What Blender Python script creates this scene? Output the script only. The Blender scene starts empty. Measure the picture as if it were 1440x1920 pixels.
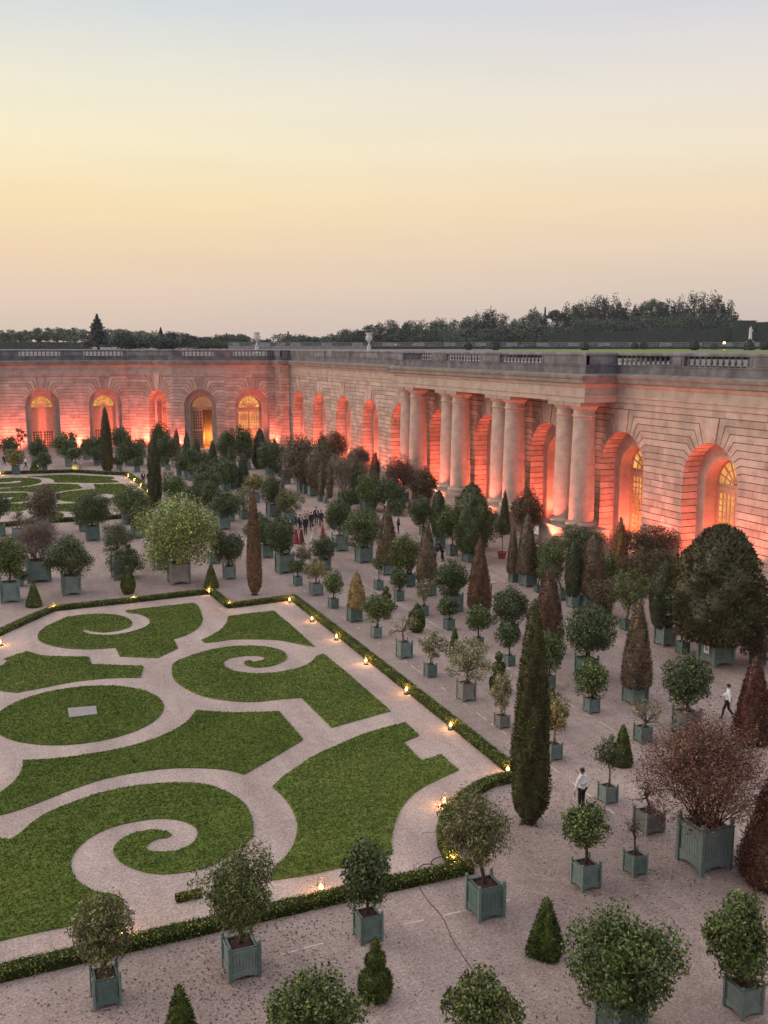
import bpy, bmesh, math, random
import numpy as np
from mathutils import Vector, Matrix
from mathutils.geometry import tessellate_polygon
SC=bpy.context.scene; COL=SC.collection
PI=math.pi; R=math.radians
# ------------------------------------------------------------------ settings
KEY=2600.0; SUN_E=1.3; SKY_S=1.0; EXPO=0.0; HAZE=.00012
# sky colours: elevation in degrees -> sRGB below 25, linear radiance above
SKY_L=[(-5,(150,140,135)),(.2,(214,194,182)),(2.8,(232,208,186)),(5.2,(243,216,181)),(7.6,(249,226,182)),(10.6,(249,237,202)),(13.6,(240,235,214)),(17.5,(213,220,223)),(40,(.92,.90,.93)),(90,(.86,.82,.86))]
SKY_R=[(-5,(150,140,140)),(.2,(203,188,183)),(2.8,(219,201,187)),(5.2,(233,211,187)),(7.6,(241,220,187)),(10.6,(242,229,205)),(13.6,(234,227,217)),(17.5,(215,215,222)),(40,(.90,.88,.93)),(90,(.86,.82,.86))]
SKY_B=[(-5,(120,118,128)),(.2,(172,164,168)),(2.8,(186,178,180)),(5.2,(192,184,186)),(7.6,(196,188,190)),(10.6,(198,193,196)),(13.6,(200,197,201)),(17.5,(203,202,208)),(40,(.80,.78,.84)),(90,(.86,.82,.86))]
D={"lawns":{"A":[[8.92,69.09],[10.6,69.25],[13.73,69.38],[13.85,68.31],[13.63,66.4],[13.31,64.48],[12.68,62.93],[11.69,61.62],[10.73,60.99],[10.62,58.91],[9.14,57.47],[7.16,58.61],[7.15,60.51],[5.75,60.73],[4.37,61.53],[3.49,62.61],[3.02,63.59],[2.95,64.94],[3.13,65.9],[3.62,67.05],[5.08,68.93],[6.99,68.96],[8.38,67.95],[8.83,66.81],[8.9,65.65],[8.61,64.87],[7.88,64.22],[6.89,64.17],[6.19,64.78],[5.79,65.48],[5.68,65.13],[5.83,64.4],[6.58,63.64],[7.5,63.33],[8.43,63.6],[9.54,64.42],[10.03,65.46],[10.03,66.83],[9.56,67.98],[9.03,68.5]],"B":[[15.12,64.9],[16.71,65.14],[18.41,65.15],[18.45,60.57],[18.39,56.09],[17.67,57.04],[16.77,58.27],[15.96,58.79],[15.14,59.19],[14.04,59.52],[13.07,59.41],[12.41,59.44],[12.31,60.04],[13.05,60.8],[13.7,61.58],[14.34,62.66],[14.84,63.85]],"C":[[18.43,54.45],[18.48,49.66],[18.47,45.41],[18.46,44.27],[16.63,43.76],[15.0,43.29],[14.91,47.81],[13.77,48.02],[12.57,48.11],[11.41,48.73],[10.28,49.91],[9.66,51.39],[9.34,53.04],[9.48,54.63],[9.94,56.22],[10.9,57.02],[12.03,57.7],[13.48,58.04],[14.77,57.75],[15.67,57.14],[16.28,56.12],[16.23,54.74],[15.65,53.88],[14.63,53.45],[13.95,53.57],[13.61,54.18],[13.66,54.8],[13.98,55.0],[14.22,54.57],[14.75,54.68],[15.01,55.01],[14.87,55.46],[14.33,55.85],[13.71,55.93],[13.04,55.82],[12.54,55.15],[12.47,54.23],[12.82,53.26],[13.61,52.54],[14.31,52.3],[15.23,52.28],[16.22,52.53],[17.4,53.49],[17.89,54.28]],"D":[[0.79,60.64],[2.12,61.72],[2.95,60.5],[4.19,59.77],[5.45,59.18],[5.44,57.66],[8.14,56.21],[7.69,54.27],[5.93,54.82],[4.05,54.89],[2.2,54.44],[1.21,54.27],[0.44,54.88],[-0.61,55.86],[-0.72,58.6],[0.56,59.31],[1.02,60.3]],"F":[[9.47,48.03],[11.18,47.0],[13.27,46.31],[13.28,44.37],[13.26,42.36],[11.5,40.96],[9.78,39.65],[9.23,40.35],[8.34,40.95],[7.21,41.42],[6.17,41.6],[4.3,41.49],[2.79,40.89],[1.37,40.09],[0.35,39.65],[-0.56,39.53],[-1.13,40.25],[-0.54,41.12],[0.08,41.71],[0.79,42.92],[1.05,43.99],[1.11,44.77],[2.59,44.41],[3.89,44.39],[5.45,44.54],[7.19,45.26],[8.61,46.51]],"G":[[18.52,42.53],[18.47,40.79],[17.45,40.31],[17.36,38.09],[18.45,38.37],[18.44,36.58],[17.65,36.26],[16.86,35.9],[16.11,35.48],[14.98,34.49],[13.99,33.11],[13.35,31.91],[13.0,30.97],[11.25,30.81],[9.87,30.75],[8.44,30.88],[8.73,31.57],[9.03,31.88],[9.7,32.64],[10.24,33.67],[10.53,34.52],[10.7,35.71],[10.69,37.0],[10.55,37.98],[11.22,38.77],[12.06,39.49],[13.18,40.4],[14.43,41.07],[15.83,41.8],[17.15,42.26]],"H":[[8.14,33.57],[7.55,33.1],[6.87,32.68],[6.22,32.52],[5.6,32.58],[5.02,32.74],[4.38,33.27],[3.93,33.97],[3.76,34.58],[3.77,35.15],[4.0,35.61],[4.54,36.05],[5.27,36.12],[5.8,35.76],[5.91,35.4],[5.69,35.27],[5.41,35.34],[5.04,35.11],[4.86,34.83],[4.91,34.51],[5.29,34.27],[5.89,34.12],[6.48,34.46],[6.79,35.0],[6.87,35.65],[6.47,36.42],[5.74,36.92],[4.95,37.04],[3.86,36.88],[3.02,36.32],[2.5,35.58],[2.25,34.79],[2.24,34.0],[2.4,33.18],[2.84,32.4],[3.42,31.92],[3.6,31.25],[3.49,30.79],[1.87,30.64],[0.82,30.65],[-0.22,30.62],[-1.28,30.54],[-1.31,37.35],[-0.03,37.52],[0.33,37.28],[0.59,37.59],[1.56,38.91],[2.68,39.61],[4.14,40.16],[5.58,40.23],[6.99,39.88],[7.99,39.32],[8.71,38.2],[9.07,37.0],[9.05,35.7],[8.89,34.82],[8.58,34.04]],"fa":[[2.26,147.98],[4.12,148.25],[6.76,147.17],[7.82,145.19],[8.06,142.59],[7.55,140.85],[6.34,139.26],[4.32,138.24],[2.05,138.62],[2.14,142.49],[3.46,142.04],[4.69,142.21],[5.64,143.18],[5.58,144.39],[4.79,144.71],[3.85,143.72],[2.17,144.01]],"fb":[[6.48,148.55],[9.6,148.98],[12.02,148.86],[14.72,146.56],[17.7,143.95],[17.67,141.88],[16.67,141.06],[17.42,139.95],[17.73,137.84],[14.99,138.28],[12.25,139.69],[9.62,141.16],[9.74,142.69],[9.36,145.59],[8.07,147.47]],"fc":[[2.01,136.86],[4.62,137.57],[6.27,137.81],[8.03,139.51],[9.61,139.43],[12.41,137.71],[12.52,133.71],[10.59,132.47],[8.78,131.32],[7.49,131.01],[6.71,132.17],[5.2,133.64],[1.96,134.54]],"fd":[[14.32,136.93],[17.95,136.02],[18.02,132.36],[17.47,127.77],[16.71,122.4],[14.98,121.19],[14.19,122.27],[15.42,124.5],[15.63,126.19],[14.84,127.58],[13.48,126.91],[12.5,125.69],[12.86,123.2],[13.82,120.91],[11.05,121.52],[9.38,123.1],[8.81,124.85],[8.74,127.23],[9.31,129.85],[10.72,131.38],[14.07,132.19]],"fe":[[1.93,133.12],[5.65,132.1],[5.78,128.45],[5.62,125.4],[3.78,124.27],[1.73,124.38],[1.77,126.21],[3.57,126.62],[3.95,128.79],[1.84,129.11]],"ff":[[8.41,120.92],[10.96,120.6],[11.85,119.51],[12.2,117.24],[13.42,116.74],[13.31,110.48],[12.22,109.99],[10.86,110.24],[9.65,111.98],[9.7,114.53],[8.02,115.88]],"fg":[[4.59,110.98],[5.89,114.79],[7.22,115.22],[8.28,114.46],[8.47,112.78],[8.01,111.1],[6.85,110.06],[5.41,109.76]],"fh":[[1.68,121.89],[3.05,123.11],[5.5,123.2],[5.54,120.31],[4.93,117.81],[3.5,117.07],[2.69,117.73],[1.53,115.3]]},"circle":[4.05,49.85,4.06],"slab":[[3.51,50.63],[3.47,49.29],[4.8,49.24],[4.87,50.42]],"hedge":[[-1.41,28.66],[-0.27,28.67],[3.37,28.76],[7.38,28.83],[11.44,28.92],[15.12,28.91]],"hedgecurve":[[20.05,34.87],[19.03,34.78],[18.15,34.38],[17.33,33.86],[16.52,33.18],[15.86,32.44],[15.36,31.63],[15.0,30.8],[14.84,30.07],[14.62,29.2]],"hedge2":[[20.48,35.69],[20.53,39.66],[20.58,44.55],[20.63,52.06],[20.66,58.6],[20.62,67.83],[15.81,67.27],[15.61,71.95],[9.82,71.42],[4.33,71.11],[2.46,68.63],[0.74,66.22],[-1.14,63.55]],"hedgebit":[[5.21,30.83],[6.06,30.83]],"hedgefar":[[0.95,153.17],[7.4,152.52],[13.24,151.48],[17.24,147.16],[19.84,145.44],[20.1,137.27],[19.94,125.42],[18.64,114.95],[14.23,108.13],[6.71,108.35],[1.86,107.62]],"lan":[[0.7,63.62],[4.32,70.96],[9.86,71.4],[15.36,71.7],[15.76,67.22],[20.13,67.03],[20.03,61.59],[20.13,57.02],[20.05,51.76],[20.23,46.34],[20.19,40.95],[20.21,35.44],[16.39,33.74],[14.65,29.42],[9.78,29.45],[3.24,29.11]],"lanfar":[[3.07,152.3],[8.09,152.91],[13.4,152.45],[18.81,147.18],[19.62,142.33],[19.7,137.43],[19.68,131.77],[19.65,126.04]],"lines":[[[22.2,71.44],[22.3,64.23],[22.38,48.11],[22.34,35.74],[22.28,29.57],[22.43,26.16],[22.53,24.38]],[[27.03,72.76],[27.14,67.64],[27.25,62.83],[27.27,51.46],[27.35,43.16],[27.35,37.8]],[[37.88,70.6],[37.57,66.67]],[[7.62,26.67],[8.31,26.74],[10.95,26.76],[13.7,26.74],[15.52,26.75]]],"cable":[[13.44,30.08],[13.06,28.99],[12.91,27.82],[12.91,26.6],[12.67,25.34],[12.55,23.86]],"bin":[12.95,82.09],"people":{"man1":[21.22,31.36],"man2":[33.41,37.12],"tux":[37.94,89.01],"w1":[36.2,76.69],"w2":[36.24,75.49],"l1":[4.02,164.65],"l2":[6.85,159.02],"l3":[8.73,156.11],"l4":[14.01,153.24],"s1":[20.41,134.25],"s2":[21.07,133.98],"wt":[40.98,99.41],"g1":[27.1,87.88],"g2":[27.49,87.45],"g3":[29.25,91.65],"g4":[29.2,93.21],"g5":[29.08,94.21],"g6":[30.69,94.19],"g7":[32.0,96.63],"g8":[31.96,94.97],"g9":[28.78,87.75],"g10":[30.34,89.71],"g11":[30.56,95.88],"g12":[30.95,96.05],"g13":[32.12,93.93],"g14":[27.91,92.2]},"table":[34.28,63.09],"redpot":[41.58,74.72],"farbal":[[96.11,399.0,19.99],[303.27,314.24,19.99]],"farhedge":[[142.06,363.47,18.3],[291.8,302.21,18.3]],"cliphedge":[[236.32,386.04,23.42],[311.46,355.83,26.42]],"wallhedge":[[309.8,354.84,29.37],[317.99,351.49,29.37],[332.62,345.42,28.91]],"lefthedge":[[3.77,414.92,20.29],[43.02,398.76,19.69]],"urns":[[51.92,192.11,17.13,20.91],[67.26,171.58,16.99,20.62]],"balls":[[120.88,237.32,17.51],[116.76,214.93,17.55],[133.75,202.48,17.44],[203.0,278.31,18.25],[205.78,277.24,18.6],[157.52,192.89,18.18],[234.34,276.67,19.51],[183.89,198.74,19.37]],"tcone":[169.64,188.19,19.66],"statue":[238.85,264.88,25.18],"farlamp":[240.84,279.48,19.53],"forest":[["plane","farpale",12.5,432.9,2.55,24.4,"leftmost of the pale lime-like trees in a row on the far left skyline"],
["plane","farpale",16.6,431.2,2.34,24.6,"second of the pale lime-like trees in a row on the far left skyline"],
["plane","farpale",20.8,429.5,2.55,24.4,"third of the pale lime-like trees in a row on the far left skyline"],
["plane","farpale",26.1,427.3,4.04,25.2,"fourth of the pale lime-like trees in a row on the far left skyline"],
["plane","farpale",32.6,424.6,4.26,25.4,"fifth of the pale lime-like trees in a row on the far left skyline"],
["plane","farpale",39.5,421.8,4.47,25.2,"sixth of the pale lime-like trees in a row on the far left skyline"],
["plane","farpale",55.2,415.4,4.47,25.0,"seventh of the pale lime-like trees in a row on the far left skyline"],
["plane","farpale",62.9,412.2,4.68,24.4,"eighth of the pale lime-like trees in a row on the far left skyline"],
["fir","farfir",37.2,324.2,4.7,28.3,"spired fir rising highest over the left gallery"],
["far","fardark",42.4,311.1,2.31,22.2,"dark rounded conifer just right of the fir"],
["far","fardark",46.3,309.5,2.23,21.1,"low dark bush two places right of the fir"],
["fir","fardark",55.6,318.9,2.07,24.1,"dark spire behind a broad dome, left of the terrace parapet end"],
["far","fardark",57.6,310.4,3.73,22.5,"broad dark dome-shaped tree on the left skyline"],
["far","fardark",52.9,306.8,3.03,21.2,"low dark tree left of the broad dark dome"],
["far","farmid",68.3,322.4,4.09,21.3,"low green tree right of the broad dark dome"],
["far","farmid",73.3,325.8,2.59,21.5,"small green tree just left of the far parapet end"],
["far","farmid",108.3,453.9,2.9,23.6,"left half of the twin leafy trees by the left urn"],
["far","farmid",114.0,454.8,4.39,23.9,"right half of the twin leafy trees by the left urn"],
["far","farmid",126.0,452.1,2.2,21.7,"tiny tree just right of the left urn"],
["far","fardark",139.1,441.3,7.38,23.6,"dark low tree midway between the two urns"],
["fir","fardark",135.9,448.1,1.35,25.3,"thin spike rising from the low tree between the urns"],
["far","farmid",150.2,436.7,5.08,22.4,"pale low tree left of the right urn"],
["far","farmid",157.9,436.9,4.63,24.1,"second pale low tree left of the right urn"],
["far","fardark",165.0,436.2,5.14,25.6,"dark tree right behind the right urn"],
["far","fardark",174.8,434.3,6.14,27.5,"round dark tree right of the right urn"],
["far","farmid",186.8,432.7,5.32,29.1,"tree with two humps right of the round dark one"],
["far","farmid",197.2,429.6,6.44,29.8,"wide tree standing first of the level treetops"],
["far","farmid",206.8,425.6,5.95,29.6,"wide tree standing second of the level treetops"],
["far","fardark",218.8,425.1,5.5,33.1,"ragged-topped tree left of the ragged pine"],
["far","fardark",229.0,425.3,4.54,33.7,"ragged pine at the dip in the skyline"],
["far","fardark",232.3,419.6,2.38,27.7,"small bush at the dip in the skyline"],
["far","farmid",235.9,413.7,4.71,29.6,"low tree rising out of the dip in the skyline"],
["far","farmid",245.0,414.4,4.38,33.8,"tree left of the small fir spire"],
["fir","fardark",252.0,415.9,2.14,37.1,"small fir spire in the middle of the wood"],
["umbrella","fardark",257.0,413.8,4.03,35.2,"flat umbrella pine next to the small fir spire"],
["far","farmid",263.9,411.0,4.16,36.9,"tree right of the umbrella pine"],
["far","farmid",270.8,408.2,4.54,39.6,"tall pale green tree in the middle of the wood"],
["far","fardark",279.9,408.9,4.07,41.0,"tall narrow dark tree right of the tall pale green one"],
["far","fardark",282.9,403.2,2.77,36.4,"lower tree between two tall dark ones"],
["far","fardark",289.3,405.0,4.58,38.1,"spreading dark tree in the right-hand wood"],
["far","fardark",291.8,399.6,3.28,35.2,"lower tree left of the see-through one"],
["plane","farmid",298.8,396.7,5.29,39.9,"see-through leafy tree in the right-hand wood"],
["far","fardark",304.6,394.4,2.52,36.2,"small dark tree right of the see-through one"],
["far","fardark",308.7,392.7,3.66,38.4,"dark tree left of the highest crown"],
["far","fardark",319.7,392.6,5.34,41.5,"highest dark crown of the right-hand wood"],
["far","fardark",327.7,389.3,4.32,41.0,"open crown right of the highest one"],
["far","fardark",331.5,383.4,3.28,37.7,"round knob-like crown at the right end of the wood"],
["low","farmid",207.5,416.6,9.99,26.5,"leftmost broad bush, counting from the left, at the foot of the wood"],
["low","fardark",222.8,410.3,8.16,27.2,"second broad bush, counting from the left, at the foot of the wood"],
["low","farmid",237.4,404.3,9.38,29.8,"third broad bush, counting from the left, at the foot of the wood"],
["low","fardark",253.2,397.9,9.38,30.6,"fourth broad bush, counting from the left, at the foot of the wood"],
["low","farmid",267.7,391.9,9.26,31.0,"fifth broad bush, counting from the left, at the foot of the wood"],
["low","fardark",281.9,386.1,9.99,32.0,"sixth broad bush, counting from the left, at the foot of the wood"],
["low","farmid",296.8,380.0,8.53,32.7,"seventh broad bush, counting from the left, at the foot of the wood"],
["low","fardark",309.2,375.0,7.31,32.2,"eighth broad bush, counting from the left, at the foot of the wood"],
["low","farmid",318.5,371.2,6.09,31.0,"last broad bush at the right foot of the wood"]],"plants":[["olive","olive","teal",2.45,26.46,0.75,0.88,-0.03,0.0,0.87,1.06,3.27,"small airy olive-leaved tree with a lantern glowing through it, box with bare soil","potted_tree","potted tree","boxed trees on the gravel"],
["olive","mid","teal",6.27,26.34,0.93,0.97,-0.05,0.01,1.16,1.3,3.92,"bushy tree in a teal box against the front hedge, left of the pale-flowering one","potted_tree","potted tree","boxed trees on the gravel"],
["citrus","dark","teal",10.32,26.53,0.71,0.86,-0.02,0.01,0.75,1.07,3.19,"dense pear-shaped dark tree in a box just behind the three-tier topiary","potted_tree","potted tree","boxed trees on the gravel"],
["olive","olive","teal",14.31,26.37,0.94,1.09,-0.31,0.16,1.17,1.56,4.09,"weeping olive-leaved tree overhanging the curved end of the front hedge","potted_tree","potted tree","boxed trees on the gravel"],
["citrus","mid","teal",6.92,21.62,0.91,0.73,0.03,-0.01,1.34,0.37,2.88,"wide leafy dome beside the three-tier topiary, its box hidden below","potted_tree","potted tree","boxed trees on the gravel"],
["citrus","mid","teal",10.88,20.02,0.59,0.66,-0.05,0.02,0.95,0.65,2.79,"leafy crown at the bottom edge between topiary and large bushy tree","potted_tree","potted tree","boxed trees on the gravel"],
["citrus","mid","teal",15.03,20.05,0.97,0.92,0.02,-0.01,1.45,0.43,3.54,"biggest bushy tree of the near row, ragged crown over a half-seen box","potted_tree","potted tree","boxed trees on the gravel"],
["citrus","mid","teal",18.62,19.42,0.74,0.86,-0.16,0.15,0.92,0.82,3.39,"egg-shaped bushy tree in a teal box near the dark red cone","potted_tree","potted tree","boxed trees on the gravel"],
["pyr","yew","teal",14.95,23.73,0,0,-0.02,0.01,0.59,0,1.81,"four-sided clipped green pyramid with a small knob on its tip","topiary_pyramid","topiary","clipped topiaries standing in the gravel"],
["balls","yew","teal",9.46,23.75,0,0,0.0,-0.0,0.46,0,1.83,"three-tier clipped green topiary like a chess pawn by the wide dome","topiary_stack","topiary","clipped topiaries standing in the gravel"],
["cone","yew","teal",4.07,24.1,0,0,0.03,-0.0,0.44,0,1.55,"clipped green cone with a rounded knob at the bottom edge","topiary_cone","topiary","clipped topiaries standing in the gravel"],
["citrus","mid","teal",18.24,26.56,0.73,0.86,-0.08,0.06,0.86,1.4,3.05,"round little tree on a bare stem below the white-shirted man","potted_tree","potted tree","boxed trees on the gravel"],
["bare","bare","teal",20.31,26.64,0.6,0.72,-0.06,0.04,0.26,1.0,2.57,"leafless sapling in the smallest near box","potted_tree","potted tree","boxed trees on the gravel"],
["bare","bare","grey",22.69,29.05,0.83,0.78,-0.16,0.13,0.74,0.96,2.86,"gnarled bare tree in a dark brownish box left of the russet shrub","potted_tree","potted tree","boxed trees on the gravel"],
["shrub","russet","teal",22.9,26.2,1.32,1.62,-0.14,0.13,2.29,1.2,5.59,"huge russet twiggy shrub bursting from the largest teal box","potted_shrub","potted shrub","boxed shrubs on the gravel"],
["cone","redyew","teal",24.57,24.34,0,0,-0.1,0.1,1.3,0,4.3,"dark crimson clipped cone cut by the right edge","topiary_cone","topiary","clipped topiaries standing in the gravel"],
["cone","redyew","teal",32.43,34.37,0,0,-0.09,0.08,0.83,0,4.1,"tall reddish cone beside the second white-shirted man","topiary_cone","topiary","clipped topiaries standing in the gravel"],
["citrus","dark","teal",30.25,36.31,0.97,1.17,-0.0,0.0,1.16,1.41,3.82,"flat-topped dark tree behind the russet shrub","potted_tree","potted tree","boxed trees on the gravel"],
["bare","paleleaf","teal",27.8,36.31,0.62,0.74,0.22,-0.17,1.14,0.15,2.41,"thin half-bare tree with grey-green leaves left of the flat-topped one","potted_tree","potted tree","boxed trees on the gravel"],
["cone","yew","teal",25.34,34.45,0,0,-0.03,0.02,0.46,0,1.82,"green clipped cone between the white-shirted man and a bare tree","topiary_cone","topiary","clipped topiaries standing in the gravel"],
["sparse","dark","teal",22.65,31.65,0.58,0.7,-0.01,0.01,0.51,1.38,2.74,"wispy young tree in a box in front of the small green cone","potted_tree","potted tree","boxed trees on the gravel"],
["column","cypress","teal",18.8,31.22,0,0,-0.09,0.05,0.7,0,8.73,"tallest dark cypress in front, round-bottomed, at the parterre corner","cypress_tree","cypress","tall clipped cypresses round the parterres"],
["sparse","yellowish","teal",22.9,36.15,0.58,0.73,0.08,-0.05,0.66,1.26,3.03,"yellow-tinged tree peeping out right of the tallest cypress","potted_tree","potted tree","boxed trees on the gravel"],
["cone","yew","teal",24.77,39.35,0,0,-0.03,0.02,0.32,0,2.14,"small knobbed topiary just behind the yellow-tinged tree","topiary_cone","topiary","clipped topiaries standing in the gravel"],
["sparse","pale","grey",22.64,40.36,0.57,0.59,-0.05,0.03,0.61,0.87,2.78,"small silvery tree in a grey box left of the tallest cypress","potted_tree","potted tree","boxed trees on the gravel"],
["balls","yew","teal",24.95,44.92,0,0,-0.02,0.01,0.49,0,2.15,"three-ball green topiary behind the small silvery tree","topiary_stack","topiary","clipped topiaries standing in the gravel"],
["sparse","pale","grey",22.74,44.38,0.76,0.95,0.09,-0.05,1.28,1.2,3.39,"spreading silvery tree in a grey box at the white line","potted_tree","potted tree","boxed trees on the gravel"],
["sparse","pale","teal",22.6,48.47,0.56,0.7,0.15,-0.07,0.81,1.02,2.6,"small rounded grey-leaved tree in a teal box left of the spreading one","potted_tree","potted tree","boxed trees on the gravel"],
["cone","yew","teal",25.51,56.81,0,0,-0.0,0.0,0.53,0,1.57,"fat green topiary ball touching the bare-branched tree","topiary_ball","topiary","clipped topiaries standing in the gravel"],
["bare","paleleaf","teal",22.65,52.21,0.76,0.96,-0.15,0.06,0.94,1.3,3.04,"bare-branched tree in a bright teal box beside a topiary ball","potted_tree","potted tree","boxed trees on the gravel"],
["cone","yew","teal",25.82,51.98,0,0,-0.01,0.0,0.32,0,1.54,"little green topiary with a knob behind the rounded grey-leaved tree","topiary_cone","topiary","clipped topiaries standing in the gravel"],
["cone","yew","teal",27.11,60.33,0,0,-0.0,0.0,0.4,0,0.85,"tiny dark pyramid at the foot of a pale boxed tree","topiary_cone","topiary","clipped topiaries standing in the gravel"],
["sparse","pale","teal",27.59,60.33,0.55,0.69,0.02,-0.01,0.61,1.1,2.55,"pale feathery tree in front of a brown cone","potted_tree","potted tree","boxed trees on the gravel"],
["citrus","mid","teal",22.64,56.62,0.54,0.68,0.13,-0.05,0.92,1.07,2.69,"bright round tree on a stem between golden cone and topiary ball","potted_tree","potted tree","boxed trees on the gravel"],
["balls","yew","teal",25.67,62.37,0,0,-0.0,0.0,0.51,0,1.71,"stacked-ball topiary half hidden by the bright round tree","topiary_stack","topiary","clipped topiaries standing in the gravel"],
["cone","golden","teal",22.74,60.77,0.83,0.95,0.14,-0.05,0.57,0.85,3.42,"golden variegated cone-shaped tree on a stem","potted_conifer","potted conifer","clipped conifers in boxes"],
["citrus","mid","teal",22.56,64.52,0.59,0.69,0.03,-0.01,0.65,1.01,2.47,"small round tree left of the golden cone-shaped one","potted_tree","potted tree","boxed trees on the gravel"],
["sparse","yellowish","teal",22.65,68.57,0.81,0.88,-0.02,0.01,0.98,1.2,2.69,"open low-branched tree in a blue box, end of the hedge-side row","potted_tree","potted tree","boxed trees on the gravel"],
["citrus","dark","teal",22.29,71.96,0.56,0.7,-0.08,0.02,0.65,1.05,1.97,"tiny dark standard tree in the smallest blue box by the brown cypress","potted_tree","potted tree","boxed trees on the gravel"],
["citrus","dark","teal",27.68,56.53,0.57,0.71,-0.06,0.03,0.6,0.89,2.09,"small dark tree under the twin-tuft tree","potted_tree","potted tree","boxed trees on the gravel"],
["citrus","dark","teal",27.64,64.71,0.59,0.73,0.01,-0.01,0.59,0.89,2.3,"small dark tree in a blue box left of a brown cone","potted_tree","potted tree","boxed trees on the gravel"],
["sparse","mid","teal",27.53,68.36,0.56,0.7,-0.04,0.01,0.48,1.43,2.58,"slender tree in a blue box beneath the two-tone cone","potted_tree","potted tree","boxed trees on the gravel"],
["citrus","mid","teal",27.69,52.46,0.48,0.6,-0.01,0.01,0.76,1.01,2.55,"leafy small tree in front of the reddest cone","potted_tree","potted tree","boxed trees on the gravel"],
["citrus","dark","teal",27.61,48.5,0.49,0.62,-0.09,0.05,0.7,1.06,2.51,"round tree in a blue box left of the cypress tip","potted_tree","potted tree","boxed trees on the gravel"],
["citrus","mid","teal",27.69,44.42,0.56,0.7,0.11,-0.07,0.74,1.01,2.98,"medium leafy tree just right of the tallest cypress","potted_tree","potted tree","boxed trees on the gravel"],
["citrus","mid","teal",27.75,40.42,0.6,0.74,-0.02,0.01,0.85,0.8,2.62,"leafy tree right under the big mushroom-headed one","potted_tree","potted tree","boxed trees on the gravel"],
["citrus","dark","teal",30.45,44.97,0.95,1.19,0.16,-0.11,1.39,1.39,4.01,"big mushroom-headed dark tree on a straight stem","potted_tree","potted tree","boxed trees on the gravel"],
["cone","brown","teal",30.63,40.8,0.96,0.93,0.03,-0.02,0.72,0.84,5.41,"tall dark brown cone in a box with a ragged foot, right of the mushroom head","potted_conifer","potted conifer","clipped conifers in boxes"],
["cone","brownred","teal",30.72,49.28,0.96,0.97,-0.06,0.04,0.83,0.87,5.38,"rusty cone behind the medium leafy tree","potted_conifer","potted conifer","clipped conifers in boxes"],
["cone","red","teal",30.29,57.22,0.94,1.05,-0.08,0.04,0.74,0.94,5.69,"reddest sharp cone standing by the cocktail table","potted_conifer","potted conifer","clipped conifers in boxes"],
["cone","brown","teal",30.15,65.35,1.04,1.08,-0.02,0.01,0.72,0.97,5.57,"two-tone brown cone behind the pale feathery tree","potted_conifer","potted conifer","clipped conifers in boxes"],
["cone","brown","teal",30.05,72.78,0.92,1.04,-0.0,0.0,0.77,0.94,5.59,"bushy purple-brown cone left of the man in a dark suit","potted_conifer","potted conifer","clipped conifers in boxes"],
["citrus","mid","teal",30.02,68.43,0.8,1.01,-0.29,0.13,1.12,1.12,3.98,"standard tree in front of the bushy purple-brown cone","potted_tree","potted tree","boxed trees on the gravel"],
["citrus","dark","teal",29.95,60.62,1.05,1.2,-0.06,0.03,1.1,1.1,3.51,"dense dark tree between two brown cones","potted_tree","potted tree","boxed trees on the gravel"],
["citrus","dark","teal",30.38,53.43,0.84,0.96,-0.04,0.02,1.17,1.01,3.17,"broad dark tree with a white card, behind the leafy small tree","potted_tree","potted tree","boxed trees on the gravel"],
["citrus","mid","teal",30.02,77.94,1.19,1.33,-0.05,0.02,1.51,1.31,4.57,"broad bright tree in a big box right of the party guests","potted_tree","potted tree","boxed trees on the gravel"],
["citrus","dark","teal",29.81,83.31,1.16,1.4,-0.09,0.03,1.19,1.8,4.6,"lollipop tree in a box next to the party guests","potted_tree","potted tree","boxed trees on the gravel"],
["citrus","dark","teal",22.64,76.61,1.25,1.53,-0.22,0.06,1.06,1.46,4.44,"bushy tree in a big grey-blue box left of the party guests","potted_tree","potted tree","boxed trees on the gravel"],
["citrus","dark","teal",22.91,82.96,0.91,1.13,-0.4,0.11,1.39,1.17,3.66,"wide tree behind the brown cypress","potted_tree","potted tree","boxed trees on the gravel"],
["citrus","dark","teal",26.04,76.38,0.76,0.89,-0.11,0.04,0.92,0.88,2.75,"grey-green tree in front of the guests","potted_tree","potted tree","boxed trees on the gravel"],
["sparse","pale","teal",24.12,76.13,0.48,0.6,-0.0,0.0,0.8,0.82,2.32,"thin pale tree in front of the guests, left of the grey-green one","potted_tree","potted tree","boxed trees on the gravel"],
["sparse","mid","teal",29.44,98.07,1.11,1.27,0.2,-0.06,1.23,1.16,3.82,"airy tree in a teal box behind the guests","potted_tree","potted tree","boxed trees on the gravel"],
["citrus","dark","teal",29.47,103.52,1.35,1.27,-0.09,0.02,1.15,1.32,4.4,"compact tree left of the airy one behind the guests","potted_tree","potted tree","boxed trees on the gravel"],
["cone","brown","teal",29.43,100.23,0,0,0.04,-0.01,0.56,0,4.45,"slim grey cone between the two trees behind the guests","topiary_cone","topiary","clipped topiaries standing in the gravel"],
["column","cypressbrown","teal",18.43,70.18,0,0,0.08,-0.02,0.51,0,7.84,"brown bare-sided cypress at the far parterre corner, in front of the hedge notch","cypress_tree","cypress","tall clipped cypresses round the parterres"],
["sparse","pale","teal",26.12,103.11,0.89,0.92,-0.08,0.02,1.02,1.01,3.58,"grey airy tree just left of the brown cypress","potted_tree","potted tree","boxed trees on the gravel"],
["citrus","yellowish","teal",30.13,113.91,0.98,1.14,0.05,-0.01,1.03,1.37,3.26,"yellow-topped tree right behind the tip of the brown cypress","potted_tree","potted tree","boxed trees on the gravel"],
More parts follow.
